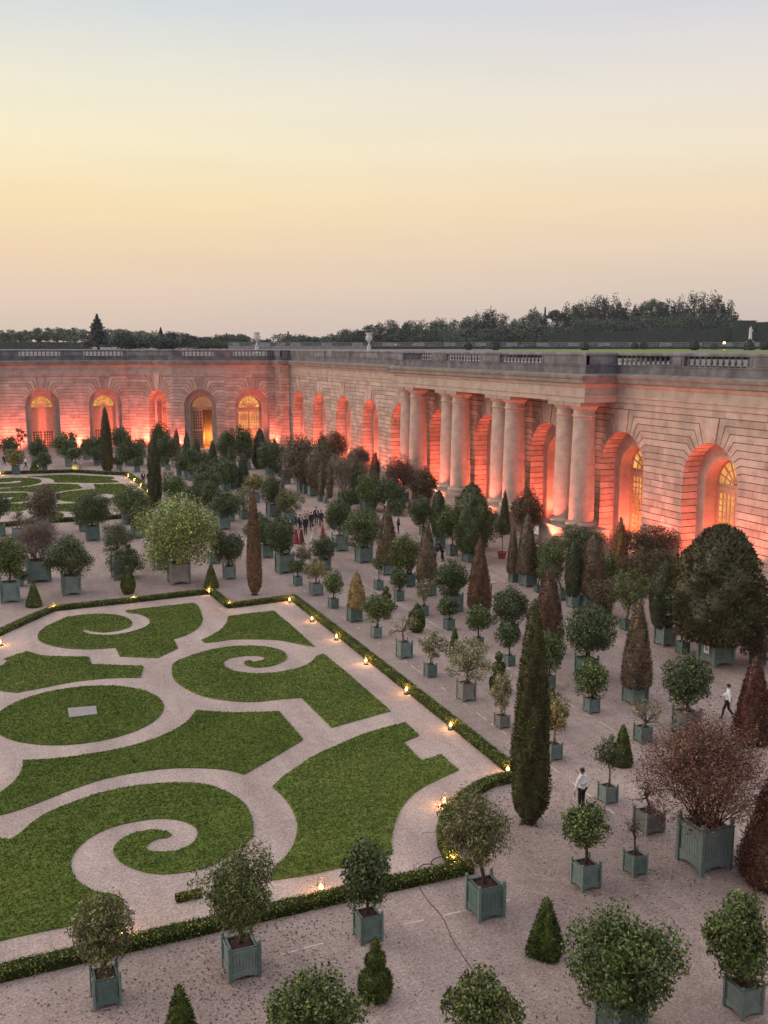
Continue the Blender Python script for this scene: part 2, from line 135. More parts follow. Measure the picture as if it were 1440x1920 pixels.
["cone","conegreen","teal",31.74,125.34,0,0,0.05,-0.01,0.75,0,4.74,"dark slim cone at the far end, above the grey airy tree","topiary_cone","topiary","clipped topiaries standing in the gravel"],
["citrus","dark","teal",17.97,76.2,0.84,1.03,0.02,-0.0,1.01,1.13,3.7,"small dark tree in a blue box right of the pale ball-shaped tree","potted_tree","potted tree","boxed trees on the gravel"],
["citrus","dark","teal",18.13,82.3,0.87,0.91,0.19,-0.04,0.61,0.99,3.09,"dark tree half hidden by the pale ball-shaped tree on its right","potted_tree","potted tree","boxed trees on the gravel"],
["citrus","lightgreen","grey",14.02,76.26,1.49,1.67,0.02,-0.0,2.64,1.28,6.7,"big pale ball-shaped tree in a weathered grey box","potted_tree","potted tree","boxed trees on the gravel"],
["citrus","dark","teal",13.66,81.58,0.72,0.76,0.07,-0.01,0.57,0.67,2.1,"box and low tree tucked behind the pale ball-shaped tree","potted_tree","potted tree","boxed trees on the gravel"],
["cone","yew","teal",15.94,73.53,0,0,0.03,-0.01,0.54,0,1.84,"green clipped cone by the lantern at the hedge notch","topiary_cone","topiary","clipped topiaries standing in the gravel"],
["balls","yew","teal",9.85,74.03,0,0,0.04,-0.01,0.51,0,2.16,"bulb-shaped clipped topiary close to the back hedge","topiary_stack","topiary","clipped topiaries standing in the gravel"],
["citrus","dark","teal",10.14,79.5,1.43,1.62,0.26,-0.03,1.22,-0.06,2.39,"low dark bush crowding the bulb-shaped topiary","potted_tree","potted tree","boxed trees on the gravel"],
["sparse","dark","teal",10.42,83.76,1.11,0.94,0.0,-0.0,1.3,1.05,3.87,"open-branched tree behind the low dark bush","potted_tree","potted tree","boxed trees on the gravel"],
["citrus","dark","teal",5.97,75.73,1.29,1.48,-0.08,0.01,1.63,1.35,4.22,"spreading dark tree in a blue box left of the bulb topiary","potted_tree","potted tree","boxed trees on the gravel"],
["shrub","mauve","teal",4.01,81.11,1.71,1.68,0.06,-0.0,1.85,1.13,5.17,"mauve-brown cloud of twigs in a big blue box","potted_shrub","potted shrub","boxed shrubs on the gravel"],
["citrus","mid","teal",1.69,75.07,1.28,1.47,0.09,-0.0,1.18,1.77,4.75,"tree cut by the left edge, in a blue box by the small dark cone","potted_tree","potted tree","boxed trees on the gravel"],
["citrus","dark","teal",2.59,79.7,0.47,0.59,0.05,-0.0,0.45,0.36,1.27,"little box peeping out behind the left-edge tree","potted_tree","potted tree","boxed trees on the gravel"],
["cone","yew","teal",3.18,72.8,0,0,0.05,-0.0,0.54,0,1.69,"dark clipped cone beside the left-edge boxed tree","topiary_cone","topiary","clipped topiaries standing in the gravel"],
["citrus","dark","teal",9.81,96.73,1.15,1.42,-0.08,0.01,1.51,1.43,4.48,"dark tree in a blue box in front of the far parterre hedge","potted_tree","potted tree","boxed trees on the gravel"],
["citrus","dark","teal",9.52,102.04,0.83,1.02,-0.07,0.01,0.69,0.57,1.91,"box standing right behind the tree before the far parterre hedge","potted_tree","potted tree","boxed trees on the gravel"],
["bush","brownleaf","teal",5.57,102.03,1.29,1.47,0.32,-0.02,1.56,1.51,4.71,"tall brownish tree above the mauve twig cloud","potted_tree","potted tree","boxed trees on the gravel"],
["bare","brownleaf","teal",3.27,100.12,0.99,1.02,0.16,-0.01,1.12,0.94,4.52,"thin brownish tree left of the tall brownish one","potted_tree","potted tree","boxed trees on the gravel"],
["citrus","dark","teal",1.72,102.53,1.02,1.09,0.18,-0.0,0.83,1.89,3.97,"dark tree at the left edge before the far parterre","potted_tree","potted tree","boxed trees on the gravel"],
["citrus","mid","teal",14.34,104.66,1.37,1.22,0.23,-0.03,1.79,0.76,3.87,"round tree right at the corner of the far parterre hedge","potted_tree","potted tree","boxed trees on the gravel"],
["citrus","dark","teal",13.99,96.48,1.13,1.03,0.21,-0.03,1.12,0.92,3.24,"darker tree just in front of the far hedge corner","potted_tree","potted tree","boxed trees on the gravel"],
["column","cypress","teal",18.78,115.09,0,0,0.15,-0.02,0.73,0,8.11,"slim cypress at the near corner of the far parterre","cypress_tree","cypress","tall clipped cypresses round the parterres"],
["column","cypress","teal",17.74,150.32,0,0,0.2,-0.02,0.82,0,9.56,"slim cypress standing before the far lit wall","cypress_tree","cypress","tall clipped cypresses round the parterres"],
["cone","conegreen","teal",24.15,151.56,0,0,0.08,-0.01,0.4,0,4.29,"thin cone just behind the slim cypress of the near corner","topiary_cone","topiary","clipped topiaries standing in the gravel"],
["citrus","dark","teal",22.65,97.84,1.07,1.3,0.22,-0.05,1.39,1.29,3.78,"tree in a blue box behind the pale ball-shaped tree","potted_tree","potted tree","boxed trees on the gravel"],
["citrus","dark","teal",22.61,102.29,0.7,0.88,-0.22,0.05,1.06,1.35,4.26,"tree with a white card on its box behind the pale ball","potted_tree","potted tree","boxed trees on the gravel"],
["citrus","dark","teal",22.24,109.25,1.0,1.07,0.04,-0.01,1.21,1.1,3.24,"bushy tree directly above the pale ball-shaped tree","potted_tree","potted tree","boxed trees on the gravel"],
["sparse","pale","teal",22.14,127.41,0.59,0.73,0.35,-0.06,0.85,0.56,2.74,"pale shrubby tree right of the slim corner cypress","potted_tree","potted tree","boxed trees on the gravel"],
["sparse","brownleaf","teal",22.53,120.96,0.78,0.91,0.12,-0.02,1.03,0.85,2.61,"thin tree with brownish leaves behind the pale ball","potted_tree","potted tree","boxed trees on the gravel"],
["citrus","dark","teal",27.65,130.13,0.83,0.99,-0.08,0.02,1.05,0.79,3.04,"low round tree in the crowded middle, left one of the pair before two cones","potted_tree","potted tree","boxed trees on the gravel"],
["citrus","dark","teal",30.65,134.16,0.97,1.09,-0.05,0.01,1.05,0.88,3.22,"low round tree in the crowded middle, right one of the pair before two cones","potted_tree","potted tree","boxed trees on the gravel"],
["cone","conegreen","teal",32.82,137.0,0,0,0.05,-0.01,0.82,0,4.33,"broad grey cone left of the dark slim cone","topiary_cone","topiary","clipped topiaries standing in the gravel"],
["citrus","dark","teal",30.47,125.87,1.03,1.03,0.02,-0.0,0.86,0.82,3.44,"dark round tree at the foot of the broad grey cone","potted_tree","potted tree","boxed trees on the gravel"],
["cone","conegreen","teal",33.98,152.99,0,0,0.05,-0.01,0.7,0,3.91,"far dark cone right under the open lit doorway","topiary_cone","topiary","clipped topiaries standing in the gravel"],
["cone","conegreen","teal",31.74,153.83,0,0,0.06,-0.01,0.62,0,4.32,"far cone left of the open lit doorway","topiary_cone","topiary","clipped topiaries standing in the gravel"],
["cone","conegreen","teal",31.74,161.91,0,0,0.07,-0.01,0.69,0,4.61,"far dark cone between doorway and slim grey cone","topiary_cone","topiary","clipped topiaries standing in the gravel"],
["cone","brown","teal",31.28,168.11,0,0,0.08,-0.01,0.62,0,4.68,"far slim grey cone before the oblique lit niche","topiary_cone","topiary","clipped topiaries standing in the gravel"],
["citrus","dark","teal",29.84,149.57,1.09,0.96,0.1,-0.02,1.08,0.57,3.3,"far leafy tree below the dark cone by the doorway","potted_tree","potted tree","boxed trees on the gravel"],
["citrus","mid","teal",30.31,142.39,0.91,0.92,0.02,-0.0,0.88,0.71,3.24,"far pale round tree in front of the doorway","potted_tree","potted tree","boxed trees on the gravel"],
["sparse","dark","teal",27.18,136.1,0.87,0.88,0.15,-0.03,0.84,0.81,2.35,"far small tree, one of three little boxes in the gravel gap","potted_tree","potted tree","boxed trees on the gravel"],
["sparse","dark","teal",26.59,141.78,0.65,0.81,0.04,-0.01,0.68,0.71,1.85,"far tiny tree at the edge of the gravel gap","potted_tree","potted tree","boxed trees on the gravel"],
["sparse","dark","teal",26.33,149.28,0.62,0.77,-0.06,0.01,0.55,0.92,2.11,"far tiny tree in a dark tub right of the slim corner cypress","potted_tree","potted tree","boxed trees on the gravel"],
["citrus","dark","teal",4.92,170.59,1.49,1.53,0.24,-0.01,1.36,1.28,4.01,"round dark tree before the lit wall at the left edge","potted_tree","potted tree","boxed trees on the gravel"],
["palm","dark","teal",7.02,177.96,0.86,0.89,0.19,-0.01,0.98,2.28,4.68,"small feathery palm-like tree silhouetted on the red wall","potted_tree","potted tree","boxed trees on the gravel"],
["citrus","yellowish","teal",5.23,152.62,1.04,1.3,-0.04,0.0,1.19,1.33,3.55,"yellowish round tree in a grey-blue box by the leftmost far lantern","potted_tree","potted tree","boxed trees on the gravel"],
["citrus","dark","teal",9.02,167.38,1.61,1.13,0.19,-0.01,1.35,0.42,3.72,"dark bushy tree between two white-shirted walkers","potted_tree","potted tree","boxed trees on the gravel"],
["citrus","dark","teal",9.15,152.91,0.81,1.01,-0.01,0.0,1.08,0.81,2.99,"round tree in a small box beside a stacked topiary","potted_tree","potted tree","boxed trees on the gravel"],
["balls","yew","teal",7.94,156.21,0,0,0.04,-0.0,0.59,0,1.37,"small two-ball topiary by the far parterre hedge","topiary_stack","topiary","clipped topiaries standing in the gravel"],
["citrus","mid","teal",13.23,159.95,1.06,1.33,-0.31,0.03,1.71,1.35,5.1,"large green tree before the lit pier","potted_tree","potted tree","boxed trees on the gravel"],
["citrus","dark","teal",13.55,153.3,1.02,1.26,0.02,-0.0,1.06,1.68,3.72,"darker tree overlapping the large green one","potted_tree","potted tree","boxed trees on the gravel"],
["cone","conegreen","teal",15.41,178.15,0,0,0.1,-0.01,0.5,0,3.88,"dark finger-like cone poking above the large green tree","topiary_cone","topiary","clipped topiaries standing in the gravel"],
["citrus","dark","teal",16.78,168.91,1.11,1.22,0.06,-0.01,1.0,1.16,3.24,"small umbrella-shaped tree before the lit wall","potted_tree","potted tree","boxed trees on the gravel"],
["citrus","mid","teal",17.32,159.63,0.75,0.94,0.05,-0.01,0.95,0.78,3.01,"round tree just left of the slim cypress before the wall","potted_tree","potted tree","boxed trees on the gravel"],
["bush","dark","teal",22.33,170.39,1.58,1.42,0.13,-0.02,1.6,1.33,5.05,"dark bushy tree right of the slim cypress before the wall","potted_tree","potted tree","boxed trees on the gravel"],
["citrus","dark","teal",19.6,151.37,0.71,0.88,-0.01,0.0,0.79,0.67,2.33,"little tree in a box near the far hedge lantern","potted_tree","potted tree","boxed trees on the gravel"],
["cone","conegreen","teal",21.88,157.86,0,0,0.1,-0.01,0.62,0,4.73,"dark column-like cone beside the pink bare tree","topiary_cone","topiary","clipped topiaries standing in the gravel"],
["bare","mauveleaf","teal",25.59,168.88,1.25,1.06,0.05,-0.01,1.5,0.64,6.21,"feathery bare pinkish tree against the brightest red wall","potted_tree","potted tree","boxed trees on the gravel"],
["citrus","dark","teal",21.76,148.45,0.76,0.95,0.02,-0.0,0.86,0.81,2.22,"little round tree beneath the feathery pinkish tree","potted_tree","potted tree","boxed trees on the gravel"],
["bush","dark","teal",28.77,167.48,1.07,1.33,-0.3,0.05,1.5,1.1,5.78,"dark maple-like tree against the oblique lit niche","potted_tree","potted tree","boxed trees on the gravel"],
["bush","dark","teal",35.17,147.65,1.47,1.12,-0.03,0.01,1.56,0.7,6.07,"dark round-headed tree before the lit round window","potted_tree","potted tree","boxed trees on the gravel"],
["bush","dark","teal",37.06,145.45,1.44,1.27,0.08,-0.02,1.51,1.01,6.42,"second dark round-headed tree, nearer the inner corner","potted_tree","potted tree","boxed trees on the gravel"],
["column","conegreen","teal",39.58,145.83,0,0,0.06,-0.02,1.08,0,6.07,"broad dark clipped column near the inner corner","cypress_tree","cypress","tall clipped cypresses round the parterres"],
["cone","conegreen","teal",40.18,139.87,0,0,0.04,-0.01,0.89,0,5.03,"dark cone in front of the inner corner pier","topiary_cone","topiary","clipped topiaries standing in the gravel"],
["bush","brownleaf","teal",37.89,119.8,1.07,1.34,-0.17,0.05,2.05,1.4,7.11,"big brown-green globe in a blue box near the inner corner","potted_tree","potted tree","boxed trees on the gravel"],
["citrus","brownleaf","teal",38.23,128.26,1.09,1.36,-0.01,0.0,0.93,0.49,1.92,"low tub shrub at the inner corner","potted_tree","potted tree","boxed trees on the gravel"],
["cone","brown","teal",38.06,116.26,1.04,1.12,0.63,-0.21,1.47,1.01,6.15,"brown egg-shaped conifer right of the big globe","potted_conifer","potted conifer","clipped conifers in boxes"],
["bush","russetleaf","teal",47.1,135.98,1.51,1.69,0.36,-0.12,2.3,1.58,5.89,"reddish leafy tree right against the arcade","potted_tree","potted tree","boxed trees on the gravel"],
["cone","brown","teal",37.47,111.53,0.55,0.69,0.11,-0.04,0.38,0.62,4.46,"slim grey column in a narrow box, left of the grey twig cloud","potted_conifer","potted conifer","clipped conifers in boxes"],
["cone","brown","teal",37.67,110.08,0.49,0.62,0.43,-0.15,0.37,0.55,4.91,"second slim grey column in a narrow box, at the grey twig cloud","potted_conifer","potted conifer","clipped conifers in boxes"],
["shrub","greytwig","teal",40.01,109.73,1.37,1.2,0.11,-0.04,2.04,0.75,6.29,"grey cloud of fine twigs in the long bed of shrubs","potted_shrub","potted shrub","boxed shrubs on the gravel"],
["shrub","mauve","teal",44.43,117.13,1.04,1.28,0.05,-0.02,1.17,0.72,6.44,"mauve shrub behind the grey twig cloud","potted_shrub","potted shrub","boxed shrubs on the gravel"],
["cone","conegreen","teal",40.72,108.06,0,0,0.01,-0.0,0.5,0,5.18,"dark slim column at the right side of the grey twig cloud","topiary_cone","topiary","clipped topiaries standing in the gravel"],
["cone","redyew","teal",51.55,129.25,0,0,0.0,-0.0,0.71,0,3.59,"dark red cone against the fourth lit niche","topiary_cone","topiary","clipped topiaries standing in the gravel"],
["citrus","mid","teal",40.21,103.01,1.38,1.2,0.14,-0.06,1.52,0.46,4.06,"green leafy tree in a big box before the dark red cone","potted_tree","potted tree","boxed trees on the gravel"],
["citrus","mid","teal",38.04,104.18,0.65,0.78,0.01,-0.0,0.77,0.42,2.34,"small pale tree left of the green leafy one","potted_tree","potted tree","boxed trees on the gravel"],
["shrub","russet","teal",46.38,108.02,1.35,1.08,0.17,-0.07,2.21,-0.01,5.52,"fan of brown twigs before the paired columns","potted_shrub","potted shrub","boxed shrubs on the gravel"],
["citrus","russetleaf","teal",47.81,104.6,1.03,1.12,0.01,-0.01,1.39,0.77,4.13,"red-lit leafy bush right of the fan of twigs","potted_tree","potted tree","boxed trees on the gravel"],
["citrus","dark","teal",41.82,99.0,0.97,0.76,0.1,-0.04,1.16,0.25,1.94,"low mushroom-shaped tree behind the man in a dark suit","potted_tree","potted tree","boxed trees on the gravel"],
["citrus","dark","teal",39.96,87.44,0.67,0.83,-0.23,0.1,1.19,0.92,3.7,"dark standard tree right of the man in a dark suit","potted_tree","potted tree","boxed trees on the gravel"],
["cone","conegreen","teal",38.45,80.97,0.98,1.08,0.02,-0.01,0.65,0.97,5.36,"dark green pointed conifer in a box before the column pedestal","potted_conifer","potted conifer","clipped conifers in boxes"],
["citrus","mid","teal",38.2,77.6,0.73,0.92,-0.26,0.13,0.89,1.56,4.26,"bright leafy tree above the two bending waiters","potted_tree","potted tree","boxed trees on the gravel"],
["cone","greenbush","teal",38.56,74.67,1.15,0.8,0.04,-0.02,1.36,0.72,6.72,"large shaggy green conifer before the second pair of columns","potted_conifer","potted conifer","clipped conifers in boxes"],
["cone","conegreen","teal",47.47,84.92,0,0,-0.04,0.02,0.49,0,4.36,"dark cone beside the red-potted plant","topiary_cone","topiary","clipped topiaries standing in the gravel"],
["bush","russetleaf","teal",47.15,80.06,0.91,1.01,0.02,-0.01,1.37,0.89,5.01,"dark ragged tree against the open niche","potted_tree","potted tree","boxed trees on the gravel"],
["cone","brown","teal",38.18,66.67,0.61,0.76,-0.07,0.04,0.43,0.68,4.5,"slim brown conifer, left of a pair in boxes on the diagonal row","potted_conifer","potted conifer","clipped conifers in boxes"],
["cone","brown","teal",38.53,65.1,0.98,1.08,-0.1,0.06,0.75,0.97,5.63,"fatter brown conifer, right of the pair in boxes on the diagonal row","potted_conifer","potted conifer","clipped conifers in boxes"],
["citrus","russetleaf","teal",38.16,63.02,0.41,0.51,0.13,-0.08,0.36,1.04,1.97,"small box half hidden by the rusty cone","potted_tree","potted tree","boxed trees on the gravel"],
["sparse","mid","teal",38.6,60.42,0.61,0.77,-0.55,0.35,1.15,1.33,4.66,"loose green shrub before the nearest column pedestal","potted_tree","potted tree","boxed trees on the gravel"],
["bush","dark","teal",46.21,69.28,0.8,1.0,-0.06,0.04,1.66,1.01,3.39,"dark spreading tree behind the twin brown columns","potted_tree","potted tree","boxed trees on the gravel"],
["cone","conegreen","teal",38.21,58.35,0.65,0.81,-0.01,0.01,0.56,0.73,4.88,"dark clipped column, left of the twins behind the mushroom head","potted_conifer","potted conifer","clipped conifers in boxes"],
["cone","brown","teal",39.11,58.0,0.68,0.84,0.25,-0.17,0.88,0.76,5.08,"dark clipped column, right of the twins behind the mushroom head","potted_conifer","potted conifer","clipped conifers in boxes"],
["bush","brownleaf","teal",38.75,55.24,0.62,0.74,-0.08,0.05,1.04,0.55,2.61,"brown leafy bush right of the twin columns","potted_tree","potted tree","boxed trees on the gravel"],
["cone","orange","teal",46.7,64.73,0.58,0.72,-0.07,0.05,0.63,0.65,4.88,"orange-lit cone glowing beside the lit window","potted_conifer","potted conifer","clipped conifers in boxes"],
["bush","russetleaf","teal",49.32,63.79,0.75,0.94,-0.18,0.14,1.9,1.47,4.08,"flat-topped dark tree with bare limbs between the two big niches","potted_tree","potted tree","boxed trees on the gravel"],
["sparse","mid","teal",38.25,52.2,0.54,0.68,0.25,-0.19,1.32,1.27,3.97,"loose light-green shrub in a teal box behind the tall brown cone","potted_shrub","potted shrub","boxed shrubs on the gravel"],
["cone","conegreen","teal",38.46,48.49,0.93,1.17,-0.14,0.11,0.82,1.05,5.28,"dark leaning column in a teal box left of the giant dome","potted_conifer","potted conifer","clipped conifers in boxes"],
["dome","domeleaf","teal",38.84,44.36,1.44,1.66,-0.02,0.02,2.79,1.4,8.1,"giant dark dome of foliage in a box with a white card","potted_tree","potted tree","boxed trees on the gravel"],
["bare","brownleaf","teal",38.34,46.68,0.59,0.74,-0.05,0.04,0.54,0.86,1.94,"small box with a bare plant at the foot of the giant dome","potted_tree","potted tree","boxed trees on the gravel"],
["bush","russetleaf","teal",40.92,43.26,0.65,0.79,-0.12,0.11,0.99,0.33,2.69,"dark tangle of shrubs right of the giant dome","potted_tree","potted tree","boxed trees on the gravel"],
["bush","dark","teal",39.51,64.04,0.59,0.74,-0.12,0.07,0.97,0.56,3.69,"dark leafy shrub squeezed between the fatter brown conifer and the loose green shrub","potted_shrub","potted shrub","boxed shrubs on the gravel"],
["bush","brownleaf","teal",45.36,60.19,0.57,0.71,-0.06,0.05,1.19,0.56,3.15,"brownish shrub right under the flat-topped tree with bare limbs","potted_shrub","potted shrub","boxed shrubs on the gravel"],
["bush","mid","teal",43.11,61.04,0.46,0.57,-0.08,0.06,0.75,0.49,3.0,"green bush just left of the orange-lit cone","potted_shrub","potted shrub","boxed shrubs on the gravel"],
["bush","dark","teal",42.64,126.49,1.13,1.29,0.1,-0.03,1.93,0.77,5.06,"dark shrub between the brown egg-shaped conifer and the arcade","potted_shrub","potted shrub","boxed shrubs on the gravel"],
["bush","dark","teal",38.82,137.76,1.11,1.07,0.05,-0.01,1.9,0.68,5.1,"dark shrub mass around the broad clipped column","potted_shrub","potted shrub","boxed shrubs on the gravel"],
["bush","dark","teal",41.65,79.01,0.79,0.98,-0.08,0.04,1.73,0.68,4.57,"dark shrub behind the large shaggy conifer","potted_shrub","potted shrub","boxed shrubs on the gravel"],
["bush","russetleaf","teal",47.4,60.07,0.57,0.71,-0.06,0.05,1.2,0.4,3.01,"ragged brown shrub left of the giant dome, low down","potted_shrub","potted shrub","boxed shrubs on the gravel"],
["bush","dark","teal",17.85,162.81,1.22,1.09,0.04,-0.0,1.93,0.69,4.39,"dark shrub against the lit pier, left of the slim cypress","potted_shrub","potted shrub","boxed shrubs on the gravel"],
["bush","dark","teal",22.06,157.11,1.02,0.99,0.1,-0.01,1.72,0.6,4.21,"dark shrub below the feathery pinkish tree","potted_shrub","potted shrub","boxed shrubs on the gravel"],
["bush","dark","teal",26.74,154.53,1.13,1.07,0.17,-0.03,1.88,0.66,4.6,"dark shrub below the maple-like tree","potted_shrub","potted shrub","boxed shrubs on the gravel"],
["citrus","dark","teal",27.4,139.78,1.02,1.05,0.0,-0.0,1.72,0.83,3.98,"round dark tree in the crowd of tubs before the doorway","potted_tree","potted tree","boxed trees on the gravel"],
["citrus","dark","teal",29.17,124.24,0.9,0.95,-0.07,0.02,1.35,0.75,3.87,"round dark tree below the lit round window","potted_tree","potted tree","boxed trees on the gravel"],
["citrus","dark","teal",25.06,116.39,0.96,1.01,-0.06,0.01,1.57,0.81,3.6,"wide dark tree in the thick of the middle rows","potted_tree","potted tree","boxed trees on the gravel"],
["citrus","mid","teal",20.84,113.73,0.84,0.98,-0.05,0.01,1.22,0.91,3.36,"loose green tree peeping over the pale ball-shaped tree","potted_tree","potted tree","boxed trees on the gravel"],
["citrus","dark","teal",24.39,102.29,0.75,0.91,-0.06,0.01,0.89,0.84,2.87,"dark little tree left of the grey airy tree","potted_tree","potted tree","boxed trees on the gravel"],
["bush","dark","teal",42.02,101.16,0.9,1.07,-0.11,0.05,1.77,0.74,3.83,"dark undergrowth left of the fan of twigs","potted_shrub","potted shrub","boxed shrubs on the gravel"],
["bush","brownleaf","teal",38.08,118.64,0.96,1.19,-0.03,0.01,1.73,0.86,4.47,"brownish shrub at the foot of the big globe","potted_shrub","potted shrub","boxed shrubs on the gravel"]],"tlawn":[[63.66,115.59],[67.56,91.62],[68.64,72.34],[302.1,318.55],[233.34,316.56],[107.93,196.0]],"tpath":[[60.57,84.75],[103.6,127.06],[167.43,176.52],[139.22,146.77],[96.24,112.98],[62.66,79.14]],"twater":[[198.65,242.49],[255.41,269.31],[199.82,210.69],[156.7,191.27]]}
# ------------------------------------------------------------------ helpers
def tag(o,label=None,cat=None,group=None,kind=None):
    if label: o['label']=label
    if cat: o['category']=cat
    if group: o['group']=group
    if kind: o['kind']=kind
    return o
def empty(name,loc=(0,0,0),rz=0,parent=None):
    o=bpy.data.objects.new(name,None); COL.objects.link(o); o.location=loc; o.rotation_euler=(0,0,rz)
    o.empty_display_size=.2
    if parent: o.parent=parent
    return o
def link(name,me,parent=None,loc=None,scale=None,rz=None):
    o=bpy.data.objects.new(name,me); COL.objects.link(o)
    if parent: o.parent=parent
    if loc is not None: o.location=loc
    if scale is not None: o.scale=scale
    if rz is not None: o.rotation_euler=(0,0,rz)
    return o
class MB:
    def __init__(s): s.v=[]; s.f=[]
    def add(s,vs,fs):
        n=len(s.v); s.v.extend([tuple(map(float,q)) for q in vs]); s.f.extend([tuple(i+n for i in f) for f in fs])
    def box(s,x0,x1,y0,y1,z0,z1):
        s.add([(x0,y0,z0),(x1,y0,z0),(x1,y1,z0),(x0,y1,z0),(x0,y0,z1),(x1,y0,z1),(x1,y1,z1),(x0,y1,z1)],
              [(0,3,2,1),(4,5,6,7),(0,1,5,4),(1,2,6,5),(2,3,7,6),(3,0,4,7)])
    def lathe(s,prof,n=12,c=(0,0,0),cap=True):
        vs=[];fs=[]
        for r,z in prof:
            for i in range(n):
                a=2*PI*i/n; vs.append((c[0]+r*math.cos(a),c[1]+r*math.sin(a),c[2]+z))
        m=len(prof)
        for j in range(m-1):
            for i in range(n):
                k=(i+1)%n; fs.append((j*n+i,j*n+k,(j+1)*n+k,(j+1)*n+i))
        if cap: fs.append(tuple(range(n))[::-1]); fs.append(tuple((m-1)*n+i for i in range(n)))
        s.add(vs,fs)
    def tube(s,pts,rads,n=5):
        pts=[Vector(q) for q in pts]; vs=[];fs=[]
        up=Vector((.31,.17,.93))
        for i,q in enumerate(pts):
            d=(pts[min(i+1,len(pts)-1)]-pts[max(i-1,0)])
            d=d.normalized() if d.length>1e-9 else Vector((0,0,1))
            a=d.cross(up)
            if a.length<.05: a=d.cross(Vector((1,0,0)))
            a.normalize(); b=d.cross(a)
            for k in range(n):
                t=2*PI*k/n; vs.append(q+(a*math.cos(t)+b*math.sin(t))*rads[i])
        for i in range(len(pts)-1):
            for k in range(n):
                l=(k+1)%n; fs.append((i*n+k,i*n+l,(i+1)*n+l,(i+1)*n+k))
        fs.append(tuple(range(n))[::-1]); fs.append(tuple((len(pts)-1)*n+k for k in range(n)))
        s.add(vs,fs)
    def mesh(s,name,mat,smooth=False):
        me=bpy.data.meshes.new(name); me.from_pydata(s.v,[],s.f); me.update()
        if mat: me.materials.append(mat)
        if smooth: me.polygons.foreach_set('use_smooth',[True]*len(me.polygons))
        return me
    def build(s,name,mat,parent=None,smooth=False,loc=None,rz=None):
        bm=bmesh.new(); me=s.mesh(name,mat,smooth); bm.from_mesh(me); bmesh.ops.recalc_face_normals(bm,faces=bm.faces); bm.to_mesh(me); bm.free()
        return link(name,me,parent,loc,None,rz)
def quads(name,V,mats,tri=False,midx=None,smooth=False):
    """V: (n,k,3) array of separate polygons with k corners"""
    n,k,_=V.shape
    me=bpy.data.meshes.new(name)
    me.vertices.add(n*k); me.vertices.foreach_set('co',V.reshape(-1).astype(np.float32))
    me.loops.add(n*k); me.loops.foreach_set('vertex_index',np.arange(n*k,dtype=np.int32))
    me.polygons.add(n); me.polygons.foreach_set('loop_start',np.arange(0,n*k,k,dtype=np.int32))
    for m in mats: me.materials.append(m)
    if midx is not None: me.polygons.foreach_set('material_index',midx.astype(np.int32))
    me.update(calc_edges=True); me.validate()
    return me
def join_mesh(name,meshes,mats):
    """append several meshes into one, material slot i for mesh i"""
    bm=bmesh.new()
    for i,m in enumerate(meshes):
        n0=len(bm.faces); bm.from_mesh(m)
        bm.faces.ensure_lookup_table()
        for f in bm.faces[n0:]: f.material_index=i
    me=bpy.data.meshes.new(name); bm.to_mesh(me); bm.free()
    for m in mats: me.materials.append(m)
    for m in meshes: bpy.data.meshes.remove(m)
    return me
# ------------------------------------------------------------------ materials
def nt(name):
    m=bpy.data.materials.new(name); m.use_nodes=True; t=m.node_tree
    b=t.nodes['Principled BSDF']; return m,t,b
def N(t,typ,**kw):
    n=t.nodes.new(typ)
    for k,v in kw.items():
        if k in n.inputs: n.inputs[k].default_value=v
        else: setattr(n,k,v)
    return n
def ramp(t,stops,interp='LINEAR'):
    n=t.nodes.new('ShaderNodeValToRGB'); c=n.color_ramp; c.interpolation=interp
    while len(c.elements)<len(stops): c.elements.new(.5)
    for e,(p,col) in zip(c.elements,stops): e.position=p; e.color=(*col,1)
    return n
def noise(t,scale,detail=4,rough=.55,coord='Object',vec=None,sc=None):
    tc=N(t,'ShaderNodeTexCoord'); n=N(t,'ShaderNodeTexNoise'); n.inputs['Scale'].default_value=scale; n.inputs['Detail'].default_value=detail; n.inputs['Roughness'].default_value=rough
    src=tc.outputs[coord]
    if sc:
        mp=N(t,'ShaderNodeMapping'); mp.inputs['Scale'].default_value=sc; t.links.new(src,mp.inputs['Vector']); src=mp.outputs['Vector']
    t.links.new(src,n.inputs['Vector']); return n
def mixc(t,a,b,fac,mode='MIX'):
    m=N(t,'ShaderNodeMix',data_type='RGBA',blend_type=mode)
    for sock,val in ((m.inputs[6],a),(m.inputs[7],b),(m.inputs[0],fac)):
        if hasattr(val,'is_output') or isinstance(val,bpy.types.NodeSocket): t.links.new(val,sock)
        elif isinstance(val,(int,float)): sock.default_value=val
        else: sock.default_value=(*val,1)
    return m.outputs[2]
def bump(t,b,src,strength=.3,dist=.02):
    n=N(t,'ShaderNodeBump'); n.inputs['Strength'].default_value=strength; n.inputs['Distance'].default_value=dist
    t.links.new(src,n.inputs['Height']); t.links.new(n.outputs['Normal'],b.inputs['Normal'])
def simple(name,col,rough=.6,metal=0,var=.12,scale=6,bmp=.1):
    m,t,b=nt(name); n=noise(t,scale,4)
    c2=tuple(min(1,x*(1+var)) for x in col); c1=tuple(x*(1-var) for x in col)
    r=ramp(t,[(.3,c1),(.7,c2)]); t.links.new(n.outputs['Fac'],r.inputs['Fac']); t.links.new(r.outputs['Color'],b.inputs['Base Color'])
    b.inputs['Roughness'].default_value=rough; b.inputs['Metallic'].default_value=metal
    if rough>=.85: b.inputs['Specular IOR Level'].default_value=.04
    if bmp: bump(t,b,n.outputs['Fac'],bmp,.01)
    return m
def emis(name,col,st):
    m,t,b=nt(name); b.inputs['Base Color'].default_value=(.02,.02,.02,1); b.inputs['Emission Color'].default_value=(*col,1); b.inputs['Emission Strength'].default_value=st; return m
